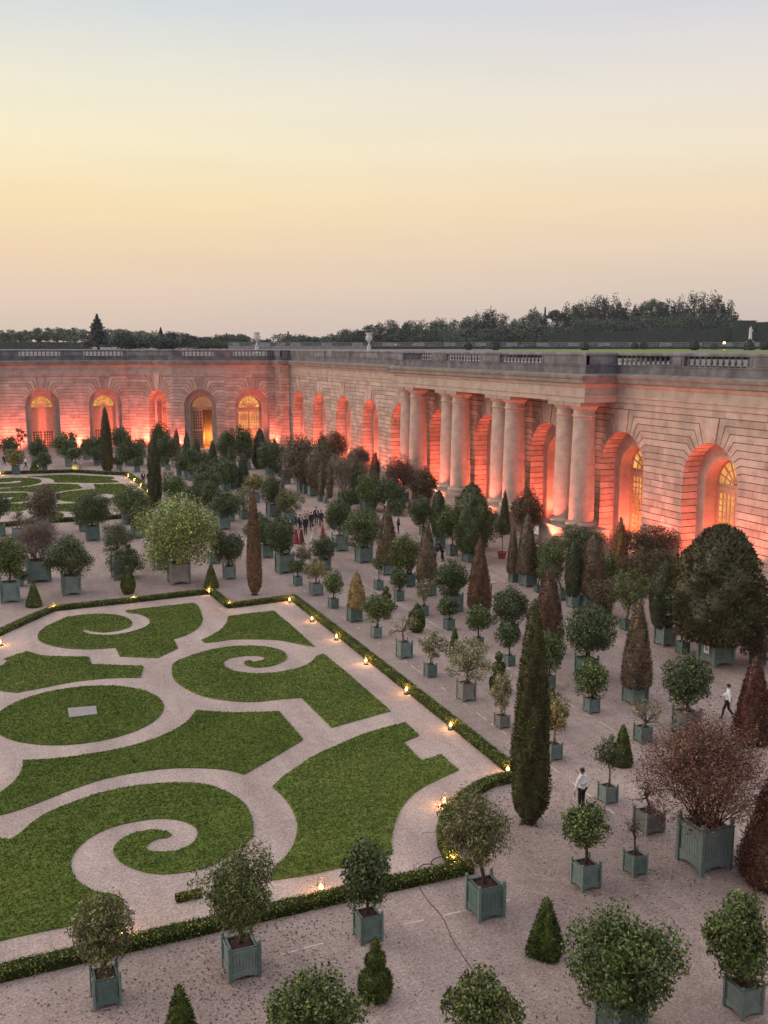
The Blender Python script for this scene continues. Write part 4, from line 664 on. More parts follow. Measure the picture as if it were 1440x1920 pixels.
def plant(row,i):
    kind,mat,box,X,Y,w,hb,dx,dy,Rr,zb,zt,label,name,cat,grp=row
    rng=np.random.default_rng(1000+i)
    dep=depth_of(X,Y); px=pxm(dep)
    root=empty(name,(X,Y,0)); tag(root,label,cat,grp)
    mt=M[mat]
    if w>0: add_planter(root,w,hb,box,dep<120,card=('white card' in label))
    Lf=max(.12,1.5*px)
    c0=np.array([dx,dy,(zb+zt)/2]); rz=(zt-zb)/2
    if kind in('citrus','olive','sparse','bush','palm'):
        tp=(18-c0[2])/math.hypot(X,Y); rz=math.sqrt(max(rz*rz-(Rr*tp)**2,(.6*Rr)**2,(.62*rz)**2)); zb,zt=c0[2]-rz,c0[2]+rz; Rr*=(.93 if math.hypot(X,Y)<58 else 1.04)
    sx=np.array([Rr,Rr,rz])
    soilz=hb*.93
    if kind in('citrus','olive','sparse','bush','palm'):
        cfg=dict(citrus=dict(nc=34,cr=.33,lo=.5,hi=.84,lai=8.5,inner=.34,droop=.6),
                 olive=dict(nc=32,cr=.33,lo=.4,hi=.86,lai=5.6,inner=.24,droop=1.1),
                 sparse=dict(nc=24,cr=.28,lo=.42,hi=.92,lai=3.6,inner=.14,droop=.3),
                 bush=dict(nc=30,cr=.37,lo=.4,hi=.88,lai=7.5,inner=.32,droop=.2),
                 dome=dict(nc=110,cr=.2,lo=.72,hi=.9,lai=9,inner=.16,droop=.4),
                 palm=dict(nc=12,cr=.3,lo=.3,hi=.9,lai=2.5,inner=.1,droop=.3))[kind]
        wd={'olive':.3,'sparse':.42}.get(kind,.5); wfac=wd*.5
        Lk=Lf*{'olive':1.05,'sparse':.9}.get(kind,1.0)
        n=int(max(600,cfg['lai']*PI*Rr*rz/(Lk*Lk*wfac)))
        if n>26000: Lk*=math.sqrt(n/26000); n=26000
        P,Nr,C=crown_pts(n,rng,cfg['nc'],cfg['cr'],cfg['lo'],cfg['hi'],cfg['inner'])
        ext=np.percentile(np.abs(P),98.5,axis=0); P=P/ext; C=C/ext; q_=np.linalg.norm(P,axis=1,keepdims=True); P=P*np.where(q_>1.0,(1.0+.36*np.tanh((q_-1)*2))/q_,1); s_=rng.random(len(P))<.03; P[s_]*=1.12
        # uneven outline
        ph=rng.uniform(0,6.28,4); an=np.arctan2(P[:,1],P[:,0]); env=1+.15*np.sin(2*an+ph[0]+1.5*P[:,2])+.09*np.sin(3*an+ph[1]+2*P[:,2])+.06*np.sin(5*an+ph[2]-3*P[:,2]); P*=env[:,None]**.7
        if kind=='dome':
            # parabolic dome, wide low body
            q=np.clip((P[:,2]+1)/2,0,1.05); prof=np.interp(q,[0,.08,.25,.45,.65,.82,.94,1.05],[.62,.82,.98,1,.9,.70,.42,.1])
            ro=np.hypot(P[:,0],P[:,1]); rs=np.sqrt(np.clip(1-P[:,2]**2,.02,1)); P[:,0]*=prof/rs; P[:,1]*=prof/rs
            s=np.clip(1.08/np.maximum(np.hypot(P[:,0],P[:,1]),1e-3),0,1); P[:,0]*=s; P[:,1]*=s
        if kind=='bush': P[:,2]=P[:,2]*.97+.05*np.cos(an*2)
        Pw=P*sx+c0
        keep=Pw[:,2]>max(.05,soilz*.35); 
        if kind!='olive': keep&=(Pw[:,2]>hb*1.02)|(np.maximum(abs(Pw[:,0]),abs(Pw[:,1]))>w*.55)
        me=quads('crown',leaf_cards(Pw[keep],Nr[keep],Lk,rng,cfg['droop'],wd),[mt])
        mb=MB(); tr=max(.035,.045*Rr+.02) if kind!='dome' else .16
        fork=np.array([dx*.6,dy*.6,zb+rz*.45]); 
        if kind in('sparse','bush'): fork[2]=zb+rz*.25
        fork[2]=max(fork[2],soilz+.15)
        limb(mb,(0,0,soilz-.05 if w else 0),fork,tr,tr*.75,rng,.03,5,7)
        nb={'sparse':16,'olive':12,'bush':12,'dome':14}.get(kind,9)
        for c in C[rng.permutation(len(C))[:nb]]:
            tgt=c*sx*.92+c0
            if tgt[2]<soilz+.1: tgt[2]=soilz+.2
            pp=limb(mb,fork,tgt,tr*.5,.012 if kind!='dome' else .03,rng,.14,4,4)
            if kind in('sparse','olive') and dep<90:
                for _ in range(3):
                    s=pp[int(rng.integers(1,4))]; limb(mb,s,s+Vector(rng.normal(0,.35,3))*Rr,.012,.005,rng,.1,2,3)
        mb.build('trunk',M['bark'] if kind!='sparse' else M['barkgrey'],root,True)
        link('crown',me,root)
    elif kind=='bare':
        mb=MB(); tips=[]; tr=.05*max(Rr,.5)+.02; fz=zb+rz*.3; fz=max(fz,soilz+.25)
        tall=Rr<.35
        if tall:
            fz=zb+rz*.2
        top=limb(mb,(0,0,soilz-.05),(dx*.6,dy*.6,fz),tr,tr*.75,rng,.07,5,6)[-1]
        for j in range(9 if not tall else 6):
            a=2*PI*j/9*2.4+rng.normal(0,.3); e=rng.uniform(.15,1.1) if not tall else rng.uniform(1.1,1.5)
            twigs(mb,top,(math.cos(a)*math.cos(e)*Rr,math.sin(a)*math.cos(e)*Rr,math.sin(e)*rz*1.2),(Rr if not tall else rz)*.48,tr*.5,2 if dep<70 else 2,rng,tips,.55)
        V=np.array([t for t in tips]); 
        mb.build('trunk',M['barkgrey'] if mat!='bare' else M['bark'],root,True)
        k={'bare':2,'paleleaf':9,'brownleaf':14,'mauveleaf':12}.get(mat,3)
        P=np.repeat(V,k,0)+rng.normal(0,.10*Rr+.03,(len(V)*k,3))
        link('crown',quads('crown',leaf_cards(P,dirs(len(P),rng),Lf*.75,rng,.2,.42),[mt]),root)
    elif kind=='shrub':
        mb=MB(); tips=[]; ns=46 if dep<60 else 30
        for j in range(ns):
            a=2*PI*j/ns*3+rng.normal(0,.3); rr=w*.33*rng.uniform(.1,1)
            s=Vector((rr*math.cos(a),rr*math.sin(a),soilz-.05)); e=rng.uniform(.62,1.5)
            d=Vector((math.cos(a)*math.cos(e)*Rr*1.25,math.sin(a)*math.cos(e)*Rr*1.25,math.sin(e)*(zt-soilz)))
            twigs(mb,s,d,d.length*.37,.028 if dep<60 else .03,3,rng,tips,.34,4)
        V=np.array([tuple(t) for t in tips]); q=np.abs(V[:,:2]).max()
        mb.build('trunk',M['russetbark'] if mat=='russet' else M['barkgrey'],root,True)
        k=22; P=np.repeat(V,k,0)+rng.normal(0,.16,(len(V)*k,3))
        if len(P)>60000: P=P[rng.permutation(len(P))[:60000]]
        # keep inside crown extent
        cc=np.array([dx,dy,(soilz+zt)/2]); e=((P-cc)/np.array([Rr*1.05,Rr*1.05,(zt-soilz)/2*1.05])); P=P[(e**2).sum(1)<1.25]
        link('crown',quads('crown',leaf_cards(P,dirs(len(P),rng),Lf*.72,rng,.1,.45),[mt]),root)
    else:
        Hh=zt-zb; prof=None; sq=0; rag=.02; lump=.05; Ln=max(.10,1.35*px)
        if kind=='dome':
            pn='dome'; rag=.035; lump=.16; Ln=.23; Rr*=.93
            for sx_,sy_ in((0,0),(.22,.1),(-.2,.15)):
                mb=MB(); mb.tube([(sx_,sy_,soilz-.1),(sx_*1.6,sy_*1.6,zb+.6)],[.13,.1],7)
                mb.build('trunk',M['bark'],root,True) if not sx_ else mb.build('stem',M['bark'],root,True)
        elif kind=='cone':
            pn='knob' if mat=='yew' else 'cone'
            if 'ball touching' in label: pn='ball'
            if 'egg-shaped' in label: pn='egg'
            if 'column' in label: pn='egg'
            if mat in('brown','brownred','red','redyew'): rag=.05; lump=.10; Ln*=1.15
            if mat in('greenbush','orange'): rag=.10; lump=.2; Ln*=1.7
            if mat=='golden': rag=.1
        elif kind=='column': pn='column'; lump=.12; rag=.03
        elif kind=='pyr': pn='knob'; sq=7
        else: pn='pawn' if 'pawn' in label else ('bulb' if 'bulb' in label else 'balls')
        if kind=='pyr':
            prof=[(r*Rr*.82,z*Hh) for r,z in PROFILES[pn]]
        else: prof=[(r*Rr,z*Hh) for r,z in PROFILES[pn]]
        core,nd=revolve_fuzz(prof,rng,mt,Ln,32 if dep<70 else 22,1.0 if kind!='pyr' else 1.2,sq,lump,rag)
        nd_P=np.empty(len(nd.vertices)*3,np.float32); nd.vertices.foreach_get('co',nd_P); nd_P=nd_P.reshape(-1,3,3)[:,0]
        alt={'brown':'conegreen','brownred':'brown','red':'brown','redyew':'brownred','conegreen':'brown','yew':'greenbush','cypress':'yew','domeleaf':'dark','cypressbrown':'brown','greenbush':'conegreen'}.get(mat)
        me=join_mesh('crown',[core,nd],[mt,M[alt] if alt else mt])
        if alt:
            mi=np.zeros(len(me.polygons),np.int32); nt_=len(nd_P); P_=nd_P; k_=np.sin(P_[:,2]*2.3+rng.uniform(0,6))+np.sin(np.arctan2(P_[:,1],P_[:,0])*3+P_[:,2]*1.1+rng.uniform(0,6))+rng.normal(0,.9,nt_); mi[-nt_:]=(k_>1.25); me.polygons.foreach_set('material_index',mi)
        z0=zb
        if kind=='cone' and w>0:
            mb=MB(); mb.tube([(0,0,soilz-.1),(dx*.5,dy*.5,zb+.3)],[.05,.05],6); mb.build('trunk',M['bark'],root,True)
        if kind=='column' and dep<120:
            mb=MB(); mb.tube([(0,0,0),(0,0,.7)],[Rr*.3,Rr*.22],9)
            for j in range(9):
                a=2*PI*j/9+rng.normal(0,.2); l=rng.uniform(.45,1.0)*Rr*.75
                mb.tube([(Rr*.2*math.cos(a),Rr*.2*math.sin(a),.12),(l*.7*math.cos(a),l*.7*math.sin(a),.05),(l*math.cos(a+.2),l*math.sin(a+.2),.0)],[.05,.035,.015],5)
            mb.build('trunk',M['bark'],root,True); z0=.12
        o=link('crown',me,root,loc=(dx if w>0 else 0,dy if w>0 else 0,z0))
        if kind=='pyr': o.rotation_euler=(0,0,R(45-8))
    return root
M['russetbark']=simple('russet_bark',(.075,.045,.038),.9,0,.3,10,.4)
# ------------------------------------------------------------------ ground, lawns, hedges
def sheet(name,pts,z,mat,kind='structure',th=0.0):
    bm=bmesh.new(); vs=[bm.verts.new((x,y,z)) for x,y in pts]
    for tri in tessellate_polygon([[Vector((x,y,0)) for x,y in pts]]):
        f=bm.faces.new([vs[i] for i in tri]); f.normal_update()
        if f.normal.z<0: f.normal_flip()
    if th:
        g=bmesh.ops.extrude_face_region(bm,geom=list(bm.faces))
        bmesh.ops.translate(bm,verts=[v for v in g['geom'] if isinstance(v,bmesh.types.BMVert)],vec=(0,0,th))
        bmesh.ops.recalc_face_normals(bm,faces=bm.faces)
    me=bpy.data.meshes.new(name); bm.to_mesh(me); bm.free(); me.materials.append(mat)
    o=link(name,me); 
    if kind: o['kind']=kind
    return o
def curve_poly(pts,sub=4,closed=True,sharp=38):
    P=[Vector(q) for q in pts]; n=len(P); out=[]
    def tang(i):
        if not closed and (i==0 or i==n-1): return None
        a=(P[i]-P[i-1]); b=(P[(i+1)%n]-P[i])
        if a.length<1e-6 or b.length<1e-6 or math.degrees(a.angle(b))>sharp: return None
        t=(a.normalized()+b.normalized()); return t.normalized()
    for i in range(n if closed else n-1):
        p,q=P[i],P[(i+1)%n]; l=(q-p).length; t0=tang(i) or (q-p).normalized(); t1=tang((i+1)%n) or (q-p).normalized()
        for k in range(sub):
            t=k/sub; h00=2*t**3-3*t*t+1; h10=t**3-2*t*t+t; h01=-2*t**3+3*t*t; h11=t**3-t*t
            out.append(p*h00+t0*l*h10+q*h01+t1*l*h11)
    if not closed: out.append(P[-1])
    return [(v.x,v.y) for v in out]
def inside(P,poly):
    x,y=P[:,0],P[:,1]; c=np.zeros(len(P),bool); n=len(poly)
    for i in range(n):
        x0,y0=poly[i]; x1,y1=poly[i-1]
        if y0==y1: continue
        m=((y0>y)!=(y1>y))&(x<(x1-x0)*(y-y0)/(y1-y0)+x0); c^=m
    return c
gs=900
# ground: one big sheet, gently faceted only by its material
sheet('gravel_ground',[(-gs,-gs),(gs,-gs),(gs,gs),(-gs,gs)],0,M['gravel'])
hp=D['hedge2']; near_in=[D['hedge'][0]]+D['hedge'][1:]+D['hedgecurve'][::-1]+D['hedge2']
sheet('parterre_path',near_in,.004,M['path'])
sheet('parterre_path',D['hedgefar'],.004,M['path'])
for i,l in enumerate(D['lines']):
    l=curve_poly(l,4,False)
    mb=MB(); rng=np.random.default_rng(40+i)
    for (a,b) in zip(l[:-1],l[1:]):
        a=Vector((*a,0));b=Vector((*b,0)); d=b-a; L_=d.length; n=Vector((-d.y,d.x,0)).normalized()*.035; k=max(1,int(L_/.5))
        for j in range(k):
            if rng.random()<.2+.3*(i in(0,3)): continue
            p=a+d*(j/k); q=a+d*((j+rng.uniform(.8,1))/k); w=n*rng.uniform(.6,1.1)
            mb.add([(p-w)+Vector((0,0,.006)),(q-w)+Vector((0,0,.006)),(q+w)+Vector((0,0,.006)),(p+w)+Vector((0,0,.006))],[(0,1,2,3)])
    o=mb.build('chalk_line',M['line']); o['kind']='structure'
circ=[(D['circle'][0]+D['circle'][2]*math.cos(2*PI*i/72),D['circle'][1]+D['circle'][2]*math.sin(2*PI*i/72)) for i in range(72)]
lawns=dict(D['lawns']); lawns['E']=circ
for k,pts in lawns.items():
    poly=curve_poly(pts) if k!='E' else pts
    near=len(k)==1
    o=sheet('lawn',poly,.0045,M['soilgrass'],'structure',.05)
    rng=np.random.default_rng(ord(k[-1])+len(k)*50)
    pa=np.array(poly); lo,hi=pa.min(0),pa.max(0); area=float(np.prod(hi-lo))
    n=int(area*(330 if near else 45)); Q=rng.uniform(lo,hi,(n,2)); Q=Q[inside(Q,poly)]
    if k=='E':
        sl=D['slab']; Q=Q[~inside(Q,sl)]
    n=len(Q); hgt=rng.uniform(.03,.06,(n,1))*(1 if near else 1.5); wd=rng.uniform(.025,.05,(n,1))*(1 if near else 3)
    a=rng.uniform(0,2*PI,n); w=np.stack([np.cos(a),np.sin(a),0*a],1)*wd
    P=np.concatenate([Q,np.full((n,1),.05)],1); tip=P+np.concatenate([rng.normal(0,.035,(n,2))+np.array([.02,0]),hgt],1)
    me=quads('grass_blades',np.stack([P-w,P+w,tip],1),[M['grass']])
    j=join_mesh('lawn',[o.data.copy(),me],[M['grass'],M['grass']]); o.data=j
# stone slab in the round lawn
mb=MB(); s=D['slab']; mb.add([(x,y,.0) for x,y in s]+[(x,y,.10) for x,y in s],[(4,5,6,7),(0,1,5,4),(1,2,6,5),(2,3,7,6),(3,0,4,7)])
c=np.mean(np.array(s),0)
o=mb.build('stone_slab',M['slab']); tag(o,'flat pale stone slab let into the round lawn','slab')
def hedge(name,paths,label,w=.62,h=.42,L_=.07,dens=1.0,seed=1,close=None,root=None):
    rng=np.random.default_rng(seed); core=MB(); Ps=[];Ns=[]
    for pts in paths:
        P=[Vector((x,y,0)) for x,y in pts]
        # resample
        Q=[P[0]]
        for a,b in zip(P[:-1],P[1:]):
            k=max(1,int((b-a).length/.35))
            Q+= [a.lerp(b,(j+1)/k) for j in range(k)]
        n=len(Q); V=[];F=[]
        for i,q in enumerate(Q):
            d=(Q[min(i+1,n-1)]-Q[max(i-1,0)]).normalized(); l=Vector((-d.y,d.x,0))
            ww=w/2*rng.uniform(.9,1.08); hh=h*rng.uniform(.93,1.07)
            V+=[q-l*ww,q-l*ww*1.04+Vector((0,0,hh*.6)),q-l*ww*.8+Vector((0,0,hh*.97)),q+Vector((0,0,hh*1.02)),q+l*ww*.8+Vector((0,0,hh*.97)),q+l*ww*1.04+Vector((0,0,hh*.6)),q+l*ww]
            if i<n-1:
                L=(Q[i+1]-q).length; m=max(1,int(dens*L*(w+2*h)/(L_*L_*.42)*1.5))
                t=rng.uniform(0,1,m); u=rng.uniform(-(w/2+h),w/2+h,m)
                for tt,uu in zip(t,u):
                    p=q.lerp(Q[i+1],tt)
                    if abs(uu)<w/2: p=p+l*uu+Vector((0,0,h)); nn=Vector((0,0,1))
                    else:
                        sgn=1 if uu>0 else -1; p=p+l*(sgn*w/2)+Vector((0,0,h-(abs(uu)-w/2))); nn=l*sgn
                    Ps.append(p[:]);Ns.append(nn[:])
        for i in range(n-1):
            for k in range(6): F.append((i*7+k,i*7+k+1,(i+1)*7+k+1,(i+1)*7+k))
        F.append(tuple(range(7))); F.append(tuple((n-1)*7+k for k in range(7))[::-1])
        core.add(V,F)
    P=np.array(Ps);Nn=np.array(Ns)
    lv=quads('leaves',leaf_cards(P+Nn*rng.normal(0,.02,(len(P),1)),Nn,L_,rng,-.1,.55,.4),[M['hedge']])
    me=join_mesh(name,[core.mesh('c',None,True),lv],[M['hedgecore'],M['hedge']])
    o=link(name,me)
    if label: tag(o,label,'hedge')
    return o
hedge('hedge',[D['hedge'],D['hedgecurve'],D['hedge2']],'low clipped box hedge running round the near parterre',.5,.34,.075,.8,3)
hedge('hedge',[curve_poly(D['hedgebit'],1,False)],'short stub of low hedge lying alone on the parterre gravel',.3,.22,.07,1,4)
hedge('hedge',[D['hedgefar']],'low clipped hedge running round the far parterre',.6,.45,.2,.5,5)
# ------------------------------------------------------------------ lanterns
def lantern_meshes():
    mb=MB(); r=.13
    for i in range(4):
        a=PI/4+PI/2*i; x,y=r*math.cos(a),r*math.sin(a); mb.tube([(x,y,.02),(x,y,.36)],[.009,.009],5)
    for z in(.36,.03):
        pts=[(r*math.cos(2*PI*i/12),r*math.sin(2*PI*i/12),z) for i in range(13)]; mb.tube(pts,[.009]*13,5)
    mb.tube([(-.13,0,.36),(-.12,.02,.46),(-.07,.05,.55),(0,.06,.58),(.07,.05,.55),(.12,.02,.46),(.13,0,.36)],[.008]*7,5)
    frame=mb.mesh('frame',M['metal'])
    b=MB(); b.lathe([(.0,0),(.15,0),(.15,.022),(.05,.03),(.0,.03)],14,cap=False); base=b.mesh('base',M['metal'])
    c=MB(); c.lathe([(.045,.03),(.045,.16),(.03,.165),(0,.165)],10); cand=c.mesh('candle',M['white'])
    f=MB(); f.lathe([(.0,.165),(.06,.19),(.08,.235),(.065,.29),(.028,.34),(0,.385)],10,cap=False); fl=f.mesh('flame',M['flame'],True)
    return frame,base,cand,fl
LM=lantern_meshes()
def lantern(x,y,label,grp,tilt=0,en=5.0,rad=.06):
    t=empty('lantern',(x,y,.004),random.uniform(0,1.5)); tag(t,label,'lantern',grp)
    for nme,me in zip(('frame','base','candle','flame'),LM): link(nme,me,t)
    ld=bpy.data.lights.new('candle_light','POINT'); ld.energy=en; ld.color=(1,.46,.14); ld.shadow_soft_size=rad
    lo=bpy.data.objects.new('candle_light',ld); COL.objects.link(lo); lo.location=(x,y,.44)
random.seed(4)
LL=['candle lantern cut by the left edge of the photo','candle lantern where the back hedge bends, by the dark cone','candle lantern under the bulb-shaped topiary','candle lantern at the foot of the green cone by the hedge notch','candle lantern in the inner angle of the hedge notch','candle lantern at the back corner near the brown cypress',
'first candle lantern down the long straight hedge from the back corner','second candle lantern down the long straight hedge from the back corner','third candle lantern down the long straight hedge from the back corner','fourth candle lantern down the long straight hedge from the back corner','fifth candle lantern down the long straight hedge from the back corner','candle lantern half hidden by the tallest cypress','candle lantern on the gravel inside the curved hedge','candle lantern with a coiled cable at the end of the front hedge','candle lantern standing alone before the front hedge, left of the pear-shaped tree','candle lantern seen through the small airy tree']
for (x,y),l in zip(D['lan'],LL): lantern(x,y,l,'lanterns along the near hedge',en=36)
LF=['far lantern at the left edge','far lantern by the stacked two-ball topiary','far lantern beside the seated white-shirted walker','far lantern right of the slim cypress before the wall','far lantern, first down the far hedge side','far lantern, second down the far hedge side','far lantern, third down the far hedge side','far lantern, last one beside the near corner cypress']
for (x,y),l in zip(D['lanfar'],LF): lantern(x,y,l,'lanterns along the far hedge',en=70,rad=.06)
# cable and hose
mb=MB(); mb.tube([(x,y,.012) for x,y in curve_poly(D['cable'],5,False)],[.009]*(5*(len(D['cable'])-1)+1),6)
tag(mb.build('cable',M['soil']),'thin dark cable snaking over the gravel from the front hedge','cable')
lx,ly=D['lan'][13]
mb=MB(); 
for k,(cx,cy,r) in enumerate([(-.95,.0,.36),(-.35,.35,.3)]):
    pts=[(lx+cx+r*math.cos(2*PI*i/20),ly+cy+r*.8*math.sin(2*PI*i/20),.02+.05*(1+math.sin(2*PI*i/20+k))) for i in range(21)]; mb.tube(pts,[.018]*21,6)
mb.tube([(lx-.6,ly+.02,.02),(lx-.3,ly+.1,.02),(lx-.1,ly+.05,.02)],[.016]*3,6)
tag(mb.build('coiled_cable',M['black']),'black coiled cable lying on gravel beside a lantern','cable')
# ------------------------------------------------------------------ masonry
HC=.56; GR=.065
def frame_of(A,u):
    A=Vector((*A,0)); u=Vector((*u,0)).normalized(); l=Vector((-u.y,u.x,0))
    return lambda s,d,z:(A+u*s-l*d+Vector((0,0,z)))[:]
def prism(mb,f,poly,d0,d1):
    n=len(poly); mb.add([f(s,d0,z) for s,z in poly]+[f(s,d1,z) for s,z in poly],
        [tuple(range(n)),tuple(range(n,2*n))[::-1]]+[(i,(i+1)%n,n+(i+1)%n,n+i) for i in range(n)])
def arcpts(r,zs,a0,a1,k): return [(r*math.cos(a0+(a1-a0)*i/k),zs+r*math.sin(a0+(a1-a0)*i/k)) for i in range(k+1)]
def wall(A,u,L,arches,root,groove,r=3.1,zs=7.7,winkinds=None,deep=1.5):
    """coursed wall of real blocks with round-headed niches; returns list of window frames"""
    f=frame_of(A,u); st=MB(); sm=MB(); bk=MB()
    g=GR; ph=R(9); dl=g/r; ztop=zs+10*HC
    # plinth
    def runs(z0,z1,cuts):
        pass
    nb=12 if zs<7.9 else int(zs/HC)-1
    zl=[zs-(nb-k)*HC for k in range(nb+1)]
    bounds=[0]+[(a+b)/2 for a,b in zip(arches[:-1],arches[1:])]+[L]
    rng=np.random.default_rng(int(L*10))
    def blocks(s0,s1,z0,z1,d0,d1,seq):
        # split a course into blocks with hairline joints
        if s1-s0<.05: return
        n=max(1,int((s1-s0)/1.9)); w=(s1-s0)/n; off=(seq%2)*.5
        cuts=[s0]+[s0+w*(i+off) for i in range(n+1) if s0+.3<s0+w*(i+off)<s1-.3]+[s1]
        for a,b in zip(cuts[:-1],cuts[1:]):
            prism(st,f,[(a+.006,z0),(b-.006,z0),(b-.006,z1),(a+.006,z1)],d0+rng.uniform(0,.012),d1)
    if not arches:
        z=zl[0]; k=0
        prism(st,f,[(0,0),(L,0),(L,z-g),(0,z-g)],-.1,.5)
        while z+HC<=13.35:
            blocks(0,L,z+g/2,z+HC-g/2,0,.4,k); z+=HC; k+=1
        prism(bk,f,[(.45,0),(L-.06,0),(L-.06,13.4),(.45,13.4)],.07,.3)
    for bi,c in enumerate(arches):
        sL,sR=bounds[bi],bounds[bi+1]
        for sgn,e in((-1,c-sL),(1,sR-c)):
            T=lambda pts:[(c+sgn*s,z) for s,z in (pts if sgn>0 else pts[::-1])]
            prism(st,f,T([(r+.02,0),(e,0),(e,zl[0]-g/2),(r+.02,zl[0]-g/2)]),-.10,deep)
            for k in range(nb):
                z0,z1=zl[k]+g/2,zl[k+1]-g/2
                s1=min(e,r+1.1+.5*(k%2))
                prism(st,f,T([(r,z0),(s1-.006,z0),(s1-.006,z1),(r,z1)]),0,deep)
                if e>s1+.1:
                    if sgn>0: blocks(c+s1,c+e,z0,z1,0,.4,k)
                    else: blocks(c-e,c-s1,z0,z1,0,.4,k)
            for i in range(9):
                a0,a1=ph*i+dl/2,ph*(i+1)-dl/2; za,zb=zs+i*HC+g/2,zs+(i+1)*HC-g/2
                k0=(max(r*1.001,(za-zs)/math.sin(a0))*math.cos(a0),za) if i else (r*math.cos(a0)+.001,zs+r*math.sin(a0))
                k1=((zb-zs)/math.sin(a1)*math.cos(a1),zb)
                pts=[(e,za),]
                pts=[(e,zs+i*HC+g/2)]
                pts+= [(e,zb)]
                inner=[k1]+[q for q in arcpts(r,zs,a1,a0,2)]+([k0] if i else [])
                if k1[0]>e: inner[0]=(e-.01,zb)
                poly=[(e,za)]+[(e,zb)]+inner
                if not i: poly=[(e,za)]+[(e,zb)]+inner
                prism(st,f,T(poly),rng.uniform(0,.015),.4)
                # soffit block in the niche
                a=arcpts(r,zs,a0,a1,2); b=arcpts(r+.3,zs,a1,a0,2); prism(st,f,T(a+b),.4,deep)
            za,zb=zs+9*HC+g/2,ztop-g/2
            if sgn>0: blocks(c,c+e,za,zb,0,.4,1)
            else: blocks(c-e,c,za,zb,0,.4,1)
            # backing sheet with the arch cut out
            ra=r+.05; arc=arcpts(ra,zs,0,PI/2,14)
            poly=[(ra,0),(e,0),(e,13.4)]+[(0,13.4)]+arc[::-1]
            prism(bk,f,T(poly),.065,.39)
        # keystone
        a0,a1=R(81)+dl/2,R(99)-dl/2; zt=zs+9*HC-g/2
        kx=(zt-zs)/math.tan(R(81))-g/2
        prism(st,f,[(c+q,z) for q,z in [(kx,zt),(-kx,zt)]+arcpts(r,zs,a1,a0,3)],-.05,.4)
        prism(st,f,[(c+q,z) for q,z in arcpts(r,zs,a0,a1,3)+arcpts(r+.3,zs,a1,a0,3)],.4,deep)
        # backing of the jambs
        n=16; o=[(r+.06,0)]+arcpts(r+.06,zs,0,PI,n)+[(-r-.06,0)]
        bk.add([f(c+s,.1,z) for s,z in o]+[f(c+s,deep,z) for s,z in o],[(i,i+1,len(o)+i+1,len(o)+i) for i in range(len(o)-1)])
        # niche back wall with the smaller opening, its reveal
        ri=r*.69; zi=zs-.35; nn=20
        O=[(r+.1,.0)]+arcpts(r+.1,zs,0,PI,nn)+[(-r-.1,.0)]; I=[(ri,.0)]+arcpts(ri,zi,0,PI,nn)+[(-ri,.0)]
        k=len(O); d=deep-.001; rv=1.15
        sm.add([f(c+s,d,z) for s,z in O]+[f(c+s,d,z) for s,z in I],[(i,i+1,k+i+1,k+i) for i in range(k-1)])
        sm.add([f(c+s,d,z) for s,z in I]+[f(c+s,d+rv,z) for s,z in I],[(i,i+1,k+i+1,k+i) for i in range(k-1)])
        # raised archivolt band round the opening
        I2=[(ri+.32,.0)]+arcpts(ri+.32,zi,0,PI,nn)+[(-ri-.32,.0)]
        sm.add([f(c+s,d-.06,z) for s,z in I]+[f(c+s,d-.06,z) for s,z in I2]+[f(c+s,d,z) for s,z in I2]+[f(c+s,d,z) for s,z in I],
            [(i,i+1,k+i+1,k+i) for i in range(k-1)]+[(k+i,k+i+1,2*k+i+1,2*k+i) for i in range(k-1)]+[(i,3*k+i,3*k+i+1,i+1) for i in range(k-1)])
        # threshold
        prism(sm,f,[(c-r,.0),(c+r,.0),(c+r,.16),(c-r,.16)],-.02,deep+rv+.2)
        sm.build('niche',M['ashlar'],root); sm=MB()
        window(f,c,ri,zi,d+rv,root,winkinds[bi] if winkinds else 'dim')
    st.build('wall',M['stone'],root); bk.build('wall_core',M['groove'],root)
    return f
